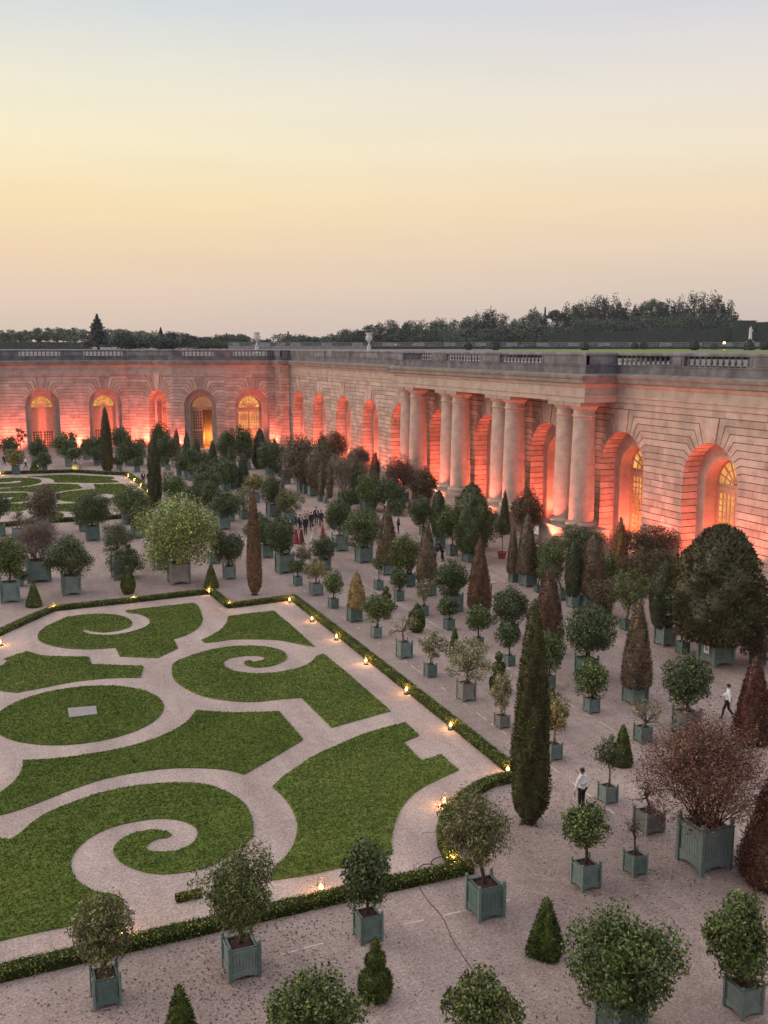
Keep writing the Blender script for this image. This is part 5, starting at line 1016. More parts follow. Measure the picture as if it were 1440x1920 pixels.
def window(f,c,ri,zi,d,root,kind):
    fr=MB(); pn=MB()
    def bar(s0,s1,z0,z1,d0=.0,d1=.1): prism(fr,f,[(c+s0,z0),(c+s1,z0),(c+s1,z1),(c+s0,z1)],d-.02+d0,d+d1)
    # arch frame
    a=arcpts(ri-.002,zi,0,PI,24); b=arcpts(ri-.16,zi,PI,0,24); prism(fr,f,[(c+s,z) for s,z in a+b],d-.06,d+.1)
    for s in(-1,1): bar(min(s*(ri-.003),s*(ri-.16)),max(s*(ri-.003),s*(ri-.16)),.16,zi,-.04)
    bar(-ri+.165,ri-.165,zi-.55,zi-.002,-.08); bar(-ri+.165,ri-.165,zi-.35,zi-.25,-.13,-.08)
    # fan light bars
    for r_ in(.34,.66): 
        rr=(ri-.16)*r_; prism(fr,f,[(c+s,z) for s,z in arcpts(rr+.05,zi,.02,PI-.02,20)+arcpts(rr-.05,zi,PI-.02,.02,20)],d-.02,d+.06)
    for k in range(1,8):
        t=PI*k/8; u=(math.cos(t),math.sin(t)); v=(-u[1]*.05,u[0]*.05); r0=.1;r1=ri-.15
        prism(fr,f,[(c+u[0]*r0-v[0],zi+u[1]*r0-v[1]),(c+u[0]*r1-v[0],zi+u[1]*r1-v[1]),(c+u[0]*r1+v[0],zi+u[1]*r1+v[1]),(c+u[0]*r0+v[0],zi+u[1]*r0+v[1])],d-.03,d+.055)
    W_=ri-.165; zt=zi-.555
    leaves=[(-W_,-.03),(.03,W_)]
    bar(-.03,.03,.16,zt,-.05)
    for li,(s0,s1) in enumerate(leaves):
        if kind=='open' and li==0: continue
        bar(s0,s0+.13,.16,zt,-.01);bar(s1-.13,s1,.16,zt,-.01)
        for z0,z1 in((.16,.55),(3.25,3.6),(zt-.2,zt)): bar(s0+.1305,s1-.1305,z0,z1,-.015)
        for (za,zb,n) in((.55,3.25,6),(3.6,zt-.2,6)):
            for k in range(1,n): 
                z=za+(zb-za)*k/n; bar(s0+.131,s1-.131,z-.055,z+.055,.012)
            for k in range(1,4):
                s=s0+.13+(s1-s0-.26)*k/4; bar(s-.055,s+.055,za,zb,.0)
        if kind=='blind': prism(fr,f,[(c+s0+.14,3.62),(c+s1-.14,3.62),(c+s1-.14,zt-.21),(c+s0+.14,zt-.21)],d-.035,d-.021)
    w=fr.build('window',M['wood'],root)
    fan=[(c+s,z) for s,z in arcpts(ri-.17,zi,0,PI,20)]
    def face(mb,pts,dd): n=len(pts); mb.add([f(s,dd,z) for s,z in pts],[tuple(range(n))])
    face(pn,fan,d+.045); pn.build('pane',M['glow'] if kind in('lit','blind') else M['dimglow'],w); pn=MB()
    rect=lambda s0,s1:[(c+s0,.2),(c+s1,.2),(c+s1,zt-.05),(c+s0,zt-.05)]
    if kind=='open':
        face(pn,rect(*leaves[1]),d+.06)
        ip=MB(); x0,x1=leaves[0]
        # shallow lit hall behind the open leaf
        for pts in ([(x0,.16,.1),(x0,.16,3),(x0,zt,3),(x0,zt,.1)],[(x1,.16,.1),(x1,.16,3),(x1,zt,3),(x1,zt,.1)],[(x0,.16,3),(x1,.16,3),(x1,zt,3),(x0,zt,3)],[(x0,.16,.1),(x1,.16,.1),(x1,.16,3),(x0,.16,3)],[(x0,zt,.1),(x1,zt,.1),(x1,zt,3),(x0,zt,3)]):
            ip.add([f(c+s,d+q,z) for s,z,q in pts],[(0,1,2,3)])
        ip.build('doorway',M['hall'],w)
        p=f(c-.9,d+1.6,2.0); ld=bpy.data.lights.new('hall_light','POINT'); ld.energy=420; ld.color=(1,.45,.12); ld.shadow_soft_size=.3
        lo=bpy.data.objects.new('hall_light',ld); COL.objects.link(lo); lo.location=p
        # the open leaf, swung inwards
        op=MB(); 
        for k in range(5):
            q=.1+.38*k; op.add([f(c+x0+.05,d+q,.2),f(c+x0+.05,d+q+.06,.2),f(c+x0+.05,d+q+.06,zt-.1),f(c+x0+.05,d+q,zt-.1),f(c+x0+.12,d+q,.2),f(c+x0+.12,d+q+.06,.2),f(c+x0+.12,d+q+.06,zt-.1),f(c+x0+.12,d+q,zt-.1)],[(0,1,2,3),(4,7,6,5),(0,4,5,1),(1,5,6,2),(2,6,7,3),(3,7,4,0)])
        op.build('open_leaf',M['wood'],w)
    else:
        for l in leaves: face(pn,rect(*l),d+.06)
    pn.build('pane',{'lit':M['glow'],'blind':M['glass'],'dim':M['glass'],'open':M['glass']}[kind],w)
def sweep(mb,path,prof,closed_prof=True):
    P=[Vector((x,y,0)) for x,y in path]; n=len(P); rows=[]
    for i,q in enumerate(P):
        l0=l1=None
        if i>0: d=(q-P[i-1]).normalized(); l0=Vector((-d.y,d.x,0))
        if i<n-1: d=(P[i+1]-q).normalized(); l1=Vector((-d.y,d.x,0))
        if l0 is None: m=l1
        elif l1 is None: m=l0
        else: m=(l0+l1)/max(.3,1+l0.dot(l1))
        rows.append([q+m*o+Vector((0,0,z)) for o,z in prof])
    k=len(prof); vs=[v for r in rows for v in r]; fs=[]
    for i in range(n-1):
        for j in range(k): fs.append((i*k+j,i*k+(j+1)%k,(i+1)*k+(j+1)%k,(i+1)*k+j))
    fs.append(tuple(range(k))); fs.append(tuple((n-1)*k+j for j in range(k))[::-1]); mb.add(vs,fs)
ENT=[(-.4,13.3),(.10,13.3),(.10,13.72),(.2,13.76),(.2,13.9),(.08,13.95),(.08,14.55),(.2,14.68),(.28,14.9),(-.4,14.9)]
COR=[(-.4,14.903),(.32,14.903),(.6,14.99),(.62,15.28),(.74,15.42),(.78,15.62),(.2,15.78),(-.4,15.78)]
DADO=[(-.42,15.783),(.04,15.783),(.04,15.95),(0,15.96),(0,16.42),(.06,16.43),(.06,16.52),(-.42,16.52)]
RAIL=[(-.42,17.3),(.03,17.3),(.08,17.36),(.08,17.5),(.02,17.57),(-.42,17.57)]
BAL=[(.13,0),(.13,.06),(.07,.09),(.06,.13),(.12,.24),(.135,.33),(.10,.46),(.055,.58),(.065,.64),(.11,.69),(.13,.72),(.13,.78)]
def parapet(path,root,spans):
    """spans: (A,u,s0,s1,open)"""
    e=MB(); sweep(e,path,ENT); e.build('entablature',M['ashlar'],root)
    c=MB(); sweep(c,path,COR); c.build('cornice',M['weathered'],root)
    b=MB(); sweep(b,path,DADO); sweep(b,path,RAIL)
    for A,u,s0,s1,op in spans:
        f=frame_of(A,u)
        if not op: prism(b,f,[(s0,16.521),(s1,16.521),(s1,17.299),(s0,17.299)],-.0,.40); prism(b,f,[(s0+.3,16.6),(s1-.3,16.6),(s1-.3,17.2),(s0+.3,17.2)],-.04,-.0)
        else:
            n=max(1,int((s1-s0)/.62))
            for i in range(n):
                x,y,_=f(s0+(i+.5)*(s1-s0)/n,.2,0); b.lathe(BAL,7,(x,y,16.52),False)
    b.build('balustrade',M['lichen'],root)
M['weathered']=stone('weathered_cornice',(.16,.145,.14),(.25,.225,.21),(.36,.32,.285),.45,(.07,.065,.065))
def bays(A,u,arches,s0,s1,hw=4.0,openf=lambda c:True):
    out=[]; cur=s0
    for c in arches:
        a,b=max(cur,c-hw),min(s1,c+hw)
        if a>cur+.05: 
            if a-cur>3.2:
                out.append((A,u,cur,a-.35,False)); out.append((A,u,a-.35,a,False))
            else: out.append((A,u,cur,a,False))
        out.append((A,u,a,b,openf(c))); cur=b
    if s1>cur+.05: out.append((A,u,cur,s1,False))
    return out
# ---- right-hand wing
wing=empty('orangery_wing',(52,110,0)); tag(wing,'long rusticated stone wing on the right with deep niches and paired columns','building')
gal=empty('orangery_gallery',(26,186,0)); tag(gal,'far stone gallery closing the garden on the left, its arches lit red','building')
def keep(o_before,root):
    pass
Minv={}
def build_into(root,fn):
    before=set(bpy.data.objects); r=fn()
    return r
AW=[9.8,21.2,32.5,44.8,57,69,81.5,92.3,103.5,115,126]
class _R:  # parts are modelled in world coordinates; parent with the inverse offset of the thing's base
    pass
_link=link
def link(name,me,parent=None,loc=None,scale=None,rz=None):
    o=_link(name,me,parent,loc,scale,rz)
    if parent is not None:
        top=parent
        if top in (wing,gal): o.matrix_parent_inverse=Matrix.Translation(top.location).inverted()
    return o
wk=['lit','lit','lit','dim','dim','dim','dim','dim','dim','dim','dim']
wall((52,40),(0,1),134.5,AW,wing,None,winkinds=wk)
wall((52,-22),(0,1),62,[8.5,20,31.5,43,54.5],wing,None,winkinds=['lit']*5)
PV0,PV1,PX=73.6,115.6,48.75
parapet([(52,-22),(52,PV0),(PX,PV0),(PX,PV1),(52,PV1),(52,170.6)],wing,
  bays((52,-22),(0,1),[8.5,20,31.5,43,54.5,71.8,83.2,92.0],0,PV0+22-.1,3.6)+[((52,PV0),(-1,0),0,3.2,False),((PX,PV1),(1,0),.45,3.25,False)]+bays((PX,PV0),(0,1),[44.8-33.6,57-33.6,69-33.6],0,PV1-PV0,4.0,lambda c:True)+bays((52,PV1),(0,1),[8,17,28,39.5,50.5],.0,170.6-PV1,3.6,lambda c:False))
mb=MB(); mb.box(PX+.38,52.3,PV0-.05,PV1+.05,13.32,13.7); mb.build('ceiling',M['ashlar'],wing)
mb=MB(); mb.box(PX+.43,52.46,PV0+.45,PV1-.45,15.3,16.55); mb.build('roof',M['roofgravel'],wing)
shaft=[]; z=0
R0,R1=1.12,.95
prof=[(1.38,0),(1.38,.22),(1.42,.24),(1.45,.34),(1.40,.46),(1.25,.5),(1.2,.58)]
H0,H1=.6,9.9
nd=9
for k in range(nd):
    a=H0+(H1-H0)*k/nd; b=H0+(H1-H0)*(k+1)/nd
    ra=R0+(R1-R0)*(k/nd)**1.4; rb=R0+(R1-R0)*((k+1)/nd)**1.4
    prof+=[(ra-.025,a+.001),(ra,a+.03),((ra+rb)/2,(a+b)/2),(rb,b-.03),(rb-.025,b-.001)]
prof+=[(1.02,9.92),(1.05,9.98),(1.05,10.08),(.96,10.12),(.96,10.5),(1.05,10.56),(1.22,10.78),(1.26,10.86)]
cm=MB(); cm.lathe(prof,28); cm.box(-1.3,1.3,-1.3,1.3,10.862,11.22)
colme=cm.mesh('column',M['column'] if 'column' in M else M['ashlar'],False)
for yy in(75.25,77.95,87.5,90.2,99.4,102.2,110.9,113.8):
    link('column',colme,wing,(49.85,yy,2.08))
for ya,yb in((73.4,79.8),(85.6,92.1),(97.5,104.1),(109,115.7)):
    mb=MB(); mb.box(48.25,51.6,ya,yb,0,1.85); mb.box(48.1,51.6,ya-.12,yb+.12,1.853,2.075); mb.box(48.12,51.6,ya-.1,yb+.1,0,.35); mb.build('pedestal',M['ashlar'],wing)
# ---- far gallery with its faceted corner
C0,C1,C2,C3=(50.2,174.5),(41.2,174.5),(32.6,177.5),(26.1,186.0)
def seg(a,b): d=Vector(b)-Vector(a); return d.length,(d.x/d.length,d.y/d.length)
lE,uE=seg((50.2,170.6),C0); wall((50.2,170.6),uE,lE,[],gal,None)
lF,uF=seg((52,170.6),(50.2,170.6)); wall((52,170.6),uF,lF,[],gal,None)
lD,uD=seg(C0,C1); wall(C0,uD,lD,[4.1],gal,None,winkinds=['lit'])
lC,uC=seg(C1,C2); wall(C1,uC,lC,[4.35],gal,None,r=2.8,zs=7.9,winkinds=['open'])
lB,uB=seg(C2,C3); wall(C2,uB,lB,[3.6],gal,None,r=2.1,zs=8.5,winkinds=['dim'])
wall(C3,(-1,0),42,[4.0,14.7,25.4,36.1],gal,None,r=2.85,zs=7.9,winkinds=['blind']*4)
parapet([(52,170.6),(50.2,170.6),C0,C1,C2,C3,(-15.9,186)],gal,
  [((52,170.6),uF,0,lF-.05,False),((50.2,170.6),uE,0,lE,False),(C0,uD,0,1.2,False),(C0,uD,1.2,7.4,True),(C0,uD,7.4,lD,False),(C1,uC,0,1.8,False),(C1,uC,1.8,7.2,True),(C1,uC,7.2,lC,False),(C2,uB,0,lB,False)]+bays(C3,(-1,0),[4.0,14.7,25.4,36.1],0,42,3.4))
# ------------------------------------------------------------------ plants
for i,row in enumerate(D['plants']): plant(row,i)
# bare seedling pot, table, bin
x,y=D['redpot']
t=empty('potted_tree',(x,y,0)); tag(t,'thin standard tree in a round terracotta pot before the niche','potted tree')
mb=MB(); mb.lathe([(.30,0),(.36,.5),(.42,.5),(.42,.58),(.36,.58),(.34,.52),(0,.52)],16,cap=False); mb.build('pot',M['terracotta'],t)
mb=MB(); mb.tube([(0,0,.5),(.03,0,1.2),(0,.02,2.1)],[.04,.035,.03],6); mb.build('trunk',M['bark'],t)
rng=np.random.default_rng(77); P,Nr,C=crown_pts(1200,rng,14,.36,.4,.8); link('crown',quads('crown',leaf_cards(P*np.array([.7,.7,.95])+np.array([0,0,2.7]),Nr,.16,rng),[M['dark']]),t)
x,y=D['table']
t=empty('cocktail_table',(x,y,0)); tag(t,'high round cocktail table standing beside the reddest cone','table')
mb=MB(); mb.lathe([(.0,1.07),(.40,1.07),(.42,1.085),(.42,1.11),(.40,1.125),(0,1.125)],24,cap=False); mb.build('tabletop',M['wood'],t)
mb=MB(); mb.lathe([(.035,.03),(.035,1.068)],10); mb.build('pole',M['metal'],t)
mb=MB(); mb.lathe([(0,0),(.28,0),(.28,.02),(.05,.04),(0,.04)],20,cap=False); mb.build('base',M['metal'],t)
x,y=D['bin']
t=empty('bollard',(x,y,0)); tag(t,'short pale cylindrical post standing beside the pale ball-shaped tree','bollard')
mb=MB(); mb.lathe([(.30,0),(.30,.05),(.27,.08),(.27,.95)],18); mb.build('body',M['statue'],t)
mb=MB(); mb.lathe([(.31,.953),(.32,1.0),(.26,1.1),(0,1.13)],18); mb.build('cap',M['wood'],t)
t=empty('draped_table',(50.3,83.6,0),.1); tag(t,'long table under a rumpled white cloth before the open niche','table')
rng=np.random.default_rng(8); vs=[];fs=[]; nx,ny=30,12
for j in range(ny):
    for i in range(nx):
        u=-1.5+3*i/(nx-1); v=-.9+1.8*j/(ny-1); dx=max(0,abs(u)-1.0); dy=max(0,abs(v)-.42); drop=max(dx,dy)
        vs.append((v if dy==0 else math.copysign(.42+dy*.22+.04*math.sin(9*u),v),u if dx==0 else math.copysign(1.0+dx*.22+.04*math.sin(11*v),u),.78-drop*1.4+float(rng.normal(0,.02))))
for j in range(ny-1):
    for i in range(nx-1): fs.append((j*nx+i,j*nx+i+1,(j+1)*nx+i+1,(j+1)*nx+i))
mb=MB(); mb.box(-.4,.4,-.95,.95,.7,.74)
for sx in(-.36,.36):
    for sy in(-.9,.9): mb.box(sx-.03,sx+.03,sy-.03,sy+.03,0,.699)
mb.build('table_frame',M['wood'],t)
mb=MB(); mb.add(vs,fs); tag(mb.build('tablecloth',M['white'],None,True,(50.3,83.6,0),.1),'rumpled white cloth draped over the long table','tablecloth')
# ------------------------------------------------------------------ people
def skin(name,V,E,Rd,mat,parent,level=1):
    me=bpy.data.meshes.new(name); me.from_pydata([tuple(v) for v in V],E,[]); o=bpy.data.objects.new(name,me); COL.objects.link(o)
    md=o.modifiers.new('s','SKIN'); 
    for i,sv in enumerate(me.skin_vertices[0].data):
        r=Rd[i]; sv.radius=r if isinstance(r,tuple) else (r,r); sv.use_root=(i==0)
    md.branch_smoothing=.5
    m2=o.modifiers.new('ss','SUBSURF'); m2.levels=level; m2.render_levels=level
    bpy.context.view_layer.update(); dg=bpy.context.evaluated_depsgraph_get()
    nm=bpy.data.meshes.new_from_object(o.evaluated_get(dg)); bpy.data.objects.remove(o); 
    nm.name=name; nm.materials.clear(); nm.materials.append(mat); nm.polygons.foreach_set('use_smooth',[True]*len(nm.polygons))
    return link(name,nm,parent)
def person(loc,rz,label,grp=None,outfit='shirt',pose='stand',h=1.76,mats=None,near=False,hair='hair'):
    t=empty('person',(*loc,0),rz); tag(t,label,'person',grp); t.scale=(h/1.74,)*3
    lean=0; ex=.0
    J=dict(pel=(0,0,.95),spi=(0,-.01,1.14),che=(0,-.01,1.34),nb=(0,0,1.47),nk=(0,.01,1.53),hd=(0,.025,1.635),top=(0,.015,1.72))
    legs={-1:[(-.09,0,.90),(-.10,.02,.50),(-.10,-.03,.10),(-.11,.13,.035)],1:[(.09,0,.90),(.10,.02,.50),(.10,-.03,.10),(.11,.13,.035)]}
    arms={-1:[(-.19,-.01,1.42),(-.24,-.03,1.14),(-.25,.05,.89)],1:[(.19,-.01,1.42),(.24,-.03,1.14),(.25,.05,.89)]}
    if pose=='phone': arms[1]=[(.19,-.01,1.42),(.23,.06,1.15),(.05,.24,1.42)]; arms[-1]=[(-.19,-.01,1.42),(-.30,-.02,1.15),(-.36,.02,.90)]
    if pose=='walk':
        legs={-1:[(-.09,0,.90),(-.10,.16,.52),(-.10,.22,.11),(-.11,.38,.05)],1:[(.09,0,.90),(.10,-.02,.49),(.10,-.28,.17),(.11,-.16,.045)]}
        arms={-1:[(-.19,-.01,1.42),(-.33,-.12,1.18),(-.42,-.16,.95)],1:[(.19,-.01,1.42),(.25,.10,1.17),(.22,.30,1.02)]}
    if pose=='hold':
        arms={-1:[(-.19,-.01,1.42),(-.25,-.02,1.14),(-.12,.22,1.16)],1:[(.19,-.01,1.42),(.25,-.03,1.14),(.25,.05,.89)]}
    if pose=='bend':
        def rot(p,a=.75,z0=.95):
            y,z=p[1],p[2]-z0; return (p[0],y*math.cos(a)+z*math.sin(a),z0-y*math.sin(a)+z*math.cos(a))
        for k in('spi','che','nb','nk','hd','top'): J[k]=rot(J[k],.75)
        for s in arms: a=[rot(arms[s][0])]; a+= [(a[0][0]*1.2,a[0][1]+.05,a[0][2]-.28),(a[0][0],a[0][1]+.22,a[0][2]-.42)]; arms[s]=a
        legs={-1:[(-.09,0,.90),(-.10,.10,.50),(-.10,.0,.10),(-.11,.16,.035)],1:[(.09,0,.90),(.10,-.08,.50),(.10,-.2,.10),(.11,-.05,.035)]}
    # body: one continuous skin
    V=[J['pel'],J['spi'],J['che'],J['nb'],J['nk'],J['hd'],J['top']]; Rd=[(.11,.085),(.10,.07),(.11,.052),(.058,.055),(.05,.052),(.075,.092),(.05,.06)]; E=[(i,i+1) for i in range(6)]
    hd=Vector(J['hd']); up=(Vector(J['top'])-Vector(J['nk'])).normalized(); fwd=Vector((0,1,0)); fwd=(fwd-up*fwd.dot(up)).normalized()
    V.append(tuple(hd+fwd*.105-up*.015)); Rd.append(.013); E.append((5,7))     # nose
    V.append(tuple(hd+fwd*.065-up*.085)); Rd.append(.03); E.append((5,8))      # chin
    hands={}
    for s in(-1,1):
        b=len(V); V+=arms[s]; Rd+=[.05,.04,.026]; E+=[(2,b),(b,b+1),(b+1,b+2)]
        e,wv=Vector(arms[s][1]),Vector(arms[s][2]); d=(wv-e).normalized(); pal=wv+d*.07
        side=d.cross(Vector((s,0,.2))).normalized(); hands[s]=pal
        V.append(tuple(pal)); Rd.append((.036,.016)); E.append((b+2,b+3)); pi=b+3
        nrm=d.cross(side).normalized()
        for k,(o,l) in enumerate(((-.030,.062),(-.010,.078),(.010,.072),(.030,.055))):
            r0=pal+side*o+d*.035; r1=r0+d*l*.6+nrm*.012; r2=r1+d*l*.4+nrm*.03
            j=len(V); V+=[tuple(r0),tuple(r1),tuple(r2)]; Rd+=[.010,.009,.007]; E+=[(pi,j),(j,j+1),(j+1,j+2)]
        th=pal-side*.035-d*.02; j=len(V); V+=[tuple(th-side*.02+d*.03),tuple(th-side*.025+d*.065)]; Rd+=[.011,.008]; E+=[(pi,j),(j,j+1)]
        l=legs[s]; b=len(V); V+=l; Rd+=[.085,.055,.036,.03]; E+=[(0,b),(b,b+1),(b+1,b+2),(b+2,b+3)]
    skin('body',V,E,Rd,M['skin'],t,1)
    for s in(-1,1):
        mb=MB(); mb.lathe([(0,-.011),(.011,0),(0,.011)],6,tuple(hd+fwd*.092+Vector((s*.034,0,0))+up*.012),False); mb.build('eye',M['black'],t)
        mb=MB(); mb.lathe([(0,-.03),(.014,-.01),(.016,.015),(0,.032)],6,tuple(hd+Vector((s*.082,-.005,0))),False); mb.build('ear',M['skin'],t)
    mb=MB(); mb.tube([hd+fwd*.094+Vector((-.024,0,0))-up*.05,hd+fwd*.1-up*.05,hd+fwd*.094+Vector((.024,0,0))-up*.05],[.004,.006,.004],5); mb.build('mouth',M['crimson'],t)
    # hair
    vs=[];fs=[]; n=14; m=9; long_=outfit=='dress'
    for j in range(m):
        ph=PI*j/(m-1)*(.62 if not long_ else .78)
        for i in range(n):
            a=2*PI*i/n; fr=max(0,math.sin(a)); p2=ph*(1-.42*fr)
            q=hd+up*.02+Vector((math.cos(a)*math.sin(p2)*.092,0,0))+fwd*(math.sin(a)*math.sin(p2)*.108-.012)+up*(math.cos(p2)*.108)
            vs.append(q[:])
    for j in range(m-1):
        for i in range(n): fs.append((j*n+i,j*n+(i+1)%n,(j+1)*n+(i+1)%n,(j+1)*n+i))
    mb=MB(); mb.add(vs,fs); mb.build('hair',M[hair],t,True)
    # clothes
    def torso(nm,mat,pad,low=.9,sleeve=True,arm_end=1.0):
        lowp=Vector(J['pel']).lerp(Vector(J['spi']),0); 
        pl=(0,0,1.05) if nm=='shirt' else J['pel']; V=[pl,J['spi'],J['che'],J['nb']]; Rd=[((.138 if nm=='shirt' else .15)+pad,.115+pad),(.14+pad,.105+pad),(.18+pad,.122+pad),(.085+pad,.08+pad)]; E=[(0,1),(1,2),(2,3)]
        V.append((pl[0],pl[1],low)); Rd.append(((.136 if nm=='shirt' else .15)+pad,(.106 if nm=='shirt' else .118)+pad)); E.append((0,4))
        if sleeve:
            for s in(-1,1):
                b=len(V); a=arms[s]; w=Vector(a[1]).lerp(Vector(a[2]),arm_end); V+=[a[0],a[1],tuple(w)]; Rd+=[.068+pad,.054+pad,.042+pad]; E+=[(2,b),(b,b+1),(b+1,b+2)]
        return skin(nm,V,E,Rd,mat,t,1)
    def trousers(mat):
        V=[(0,J['pel'][1],.975)]; Rd=[(.155,.122)]; E=[]
        for s in(-1,1):
            l=legs[s]; b=len(V); V+=[l[0],l[1],tuple(Vector(l[1]).lerp(Vector(l[2]),.97))]; Rd+=[.096,.072,.06]; E+=[(0,b),(b,b+1),(b+1,b+2)]
        skin('trousers',V,E,Rd,mat,t,1)
        for s in(-1,1):
            a,b=Vector(legs[s][2]),Vector(legs[s][3]); 
            skin('shoe',[tuple(a-Vector((0,.03,.055))),tuple((a+b)/2-Vector((0,0,.02))),tuple(b)],[(0,1),(1,2)],[.045,.048,.036],M['black'],t,1)
    if outfit=='shirt':
        torso('shirt',M['white'],.012,1.0); trousers(M['black'])
        mb=MB(); mb.lathe([(.105,1.44),(.088,1.475),(.074,1.505),(.070,1.54)],14,cap=False); o=mb.build('collar',M['white'],t)
        if pose=='bend': bpy.data.objects.remove(o)
    elif outfit=='suit':
        torso('jacket',mats or M['navy'],.022,.84,True,.96); trousers(mats or M['navy'])
        if pose!='bend':
            mb=MB(); mb.add([(-.055,.135,1.46),(.055,.135,1.46),(.045,.152,1.3),(0,.155,1.12),(-.045,.152,1.3),(-.055,.09,1.46),(.055,.09,1.46),(.045,.10,1.3),(0,.10,1.12),(-.045,.10,1.3)],[(0,1,2,3,4),(5,9,8,7,6),(0,5,6,1),(1,6,7,2),(2,7,8,3),(3,8,9,4),(4,9,5,0)]); mb.build('shirt_front',M['white'],t)
            mb=MB(); mb.box(-.035,.035,.15,.165,1.44,1.465); mb.build('bow_tie',M['black'],t)
    elif outfit=='dress':
        mt=mats or M['maroon']
        torso('bodice',mt,-.012,.95,False)
        mb=MB(); prof=[(.155,1.06),(.15,1.0),(.19,.88),(.22,.7),(.27,.4),(.34,.12),(.38,.015),(.33,.02)]
        n=26; vs=[];fs=[]
        for r,z in prof:
            for i in range(n):
                a=2*PI*i/n; q=r*(1+.05*math.sin(7*a)*(1.1-z)); vs.append((q*math.cos(a),q*math.sin(a)*.85-.05*(1-z),z))
        for j in range(len(prof)-1):
            for i in range(n): fs.append((j*n+i,j*n+(i+1)%n,(j+1)*n+(i+1)%n,(j+1)*n+i))
        mb.add(vs,fs); mb.build('skirt',mt,t,True)
    return t
Pp=D['people']
person(Pp['man1'],R(14),'white-shirted man in black trousers seen from behind, in front of the round little tree','',outfit='shirt',pose='phone')
person(Pp['man2'],R(40),'white-shirted man walking away beside the tall reddish cone',None,'shirt','walk')
person(Pp['tux'],R(75),'man in a dark suit and white shirt standing alone on the gravel',None,'suit','hold',1.82)
person(Pp['w1'],R(-60),'dark-clad waiter stooping, half hidden by the two-tone brown cone',None,'suit','bend',mats=M['black'])
person(Pp['w2'],R(80),'dark-clad waiter stooping in full view by a teal box',None,'suit','bend',mats=M['black'])
person(Pp['wt'],R(60),'waiter in a white shirt half behind the mushroom-shaped tree',None,'shirt','hold')
person(Pp['l1'],R(-80),'dark-clad figure striding at the far left edge',None,'suit','walk',mats=M['black'])
person(Pp['l2'],R(-85),'white-shirted waiter striding between two round boxed trees on the far gravel',None,'shirt','walk')
person(Pp['l3'],R(-30),'dark-clad figure behind the stacked two-ball topiary',None,'suit','stand',mats=M['black'])
person(Pp['l4'],R(-95),'white-shirted waiter walking right, by the large green tree before the lit pier',None,'shirt','walk')
person(Pp['s1'],R(190),'dark-suited man standing left of the slim corner cypress',None,'suit','stand',1.8)
person(Pp['s2'],R(200),'dark-suited man nearly touching the slim corner cypress',None,'suit','stand',1.8,mats=M['black'])
GG='evening guests chatting on the gravel'
person(Pp['g1'],R(-40),'guest in a crimson gown with bare shoulders at the left of the party',GG,'dress','stand',1.7,M['crimson'],hair='blond')
person(Pp['g2'],R(20),'guest in a sweeping maroon gown, lowest in the party',GG,'dress','stand',1.7,M['maroon'])
person(Pp['g3'],R(15),'guest in a long black coat seen from behind, right of the maroon gown',GG,'suit','stand',1.85,M['black'])
person(Pp['g4'],R(200),'guest in a tuxedo facing us behind the crimson gown',GG,'suit','hold',1.8)
person(Pp['g5'],R(250),'dark-suited guest at the back left of the party',GG,'suit','stand',1.75)
person(Pp['g6'],R(10),'broad dark-suited guest seen from behind in the middle of the party',GG,'suit','stand',1.82)
person(Pp['g7'],R(185),'guest with a wide white shirt front at the back of the party',GG,'suit','hold',1.85)
person(Pp['g8'],R(0),'dark-suited guest at the right of the party, seen from behind',GG,'suit','stand',1.8)
person(Pp['g9'],R(-15),'guest in a pale cream gown at the front right of the party',GG,'dress','stand',1.72,M['cream'])
person(Pp['g10'],R(60),'guest in a dark red gown with a wrap at the right of the party',GG,'dress','stand',1.68,M['crimson'])
person(Pp['g11'],R(170),'fair-haired guest in beige at the back of the party, left one',GG,'dress','stand',1.7,M['beige'],hair='blond')
person(Pp['g12'],R(190),'fair-haired guest in beige at the back of the party, right one',GG,'dress','stand',1.7,M['beige'],hair='blond')
person(Pp['g13'],R(100),'guest in beige half behind the lollipop tree',GG,'dress','stand',1.7,M['beige'])
person(Pp['g14'],R(150),'dark-suited guest partly behind the big grey-blue box',GG,'suit','stand',1.78)
# ------------------------------------------------------------------ upper terrace
xs=[-400,-100,-20,26.6,32.9,41.4,50.6,52.45,60,68,76,85,110,200,400,900]; ys=[-60,0,60,110,150,174.9,177.9,186.4,194,202,211,219,250,300,420,900]
vs=[(x,y,16.6+.75*max(0,min(1,(max(x-52,y-(186 if x<27 else 175))-8)/25))) for y in ys for x in xs]; fs=[]
n=len(xs)
for j in range(len(ys)-1):
    for i in range(n-1):
        cx=(xs[i]+xs[i+1])/2; cy=(ys[j]+ys[j+1])/2
        lim=186.3 if cx<26.6 else (186.3 if cx<32.9 else (177.8 if cx<41.4 else 174.8))
        if cx>52.45 or cy>lim: fs.append((j*n+i,j*n+i+1,(j+1)*n+i+1,(j+1)*n+i))
mb=MB(); mb.add(vs,fs); o=mb.build('terrace_ground',M['roofgravel']); o['kind']='structure'
sheet('terrace_lawn',D['tlawn'],17.36,M['terracegrass']); sheet('terrace_path',D['tpath'],17.364,M['roofgravel']); sheet('terrace_water',D['twater'],17.364,M['water'])
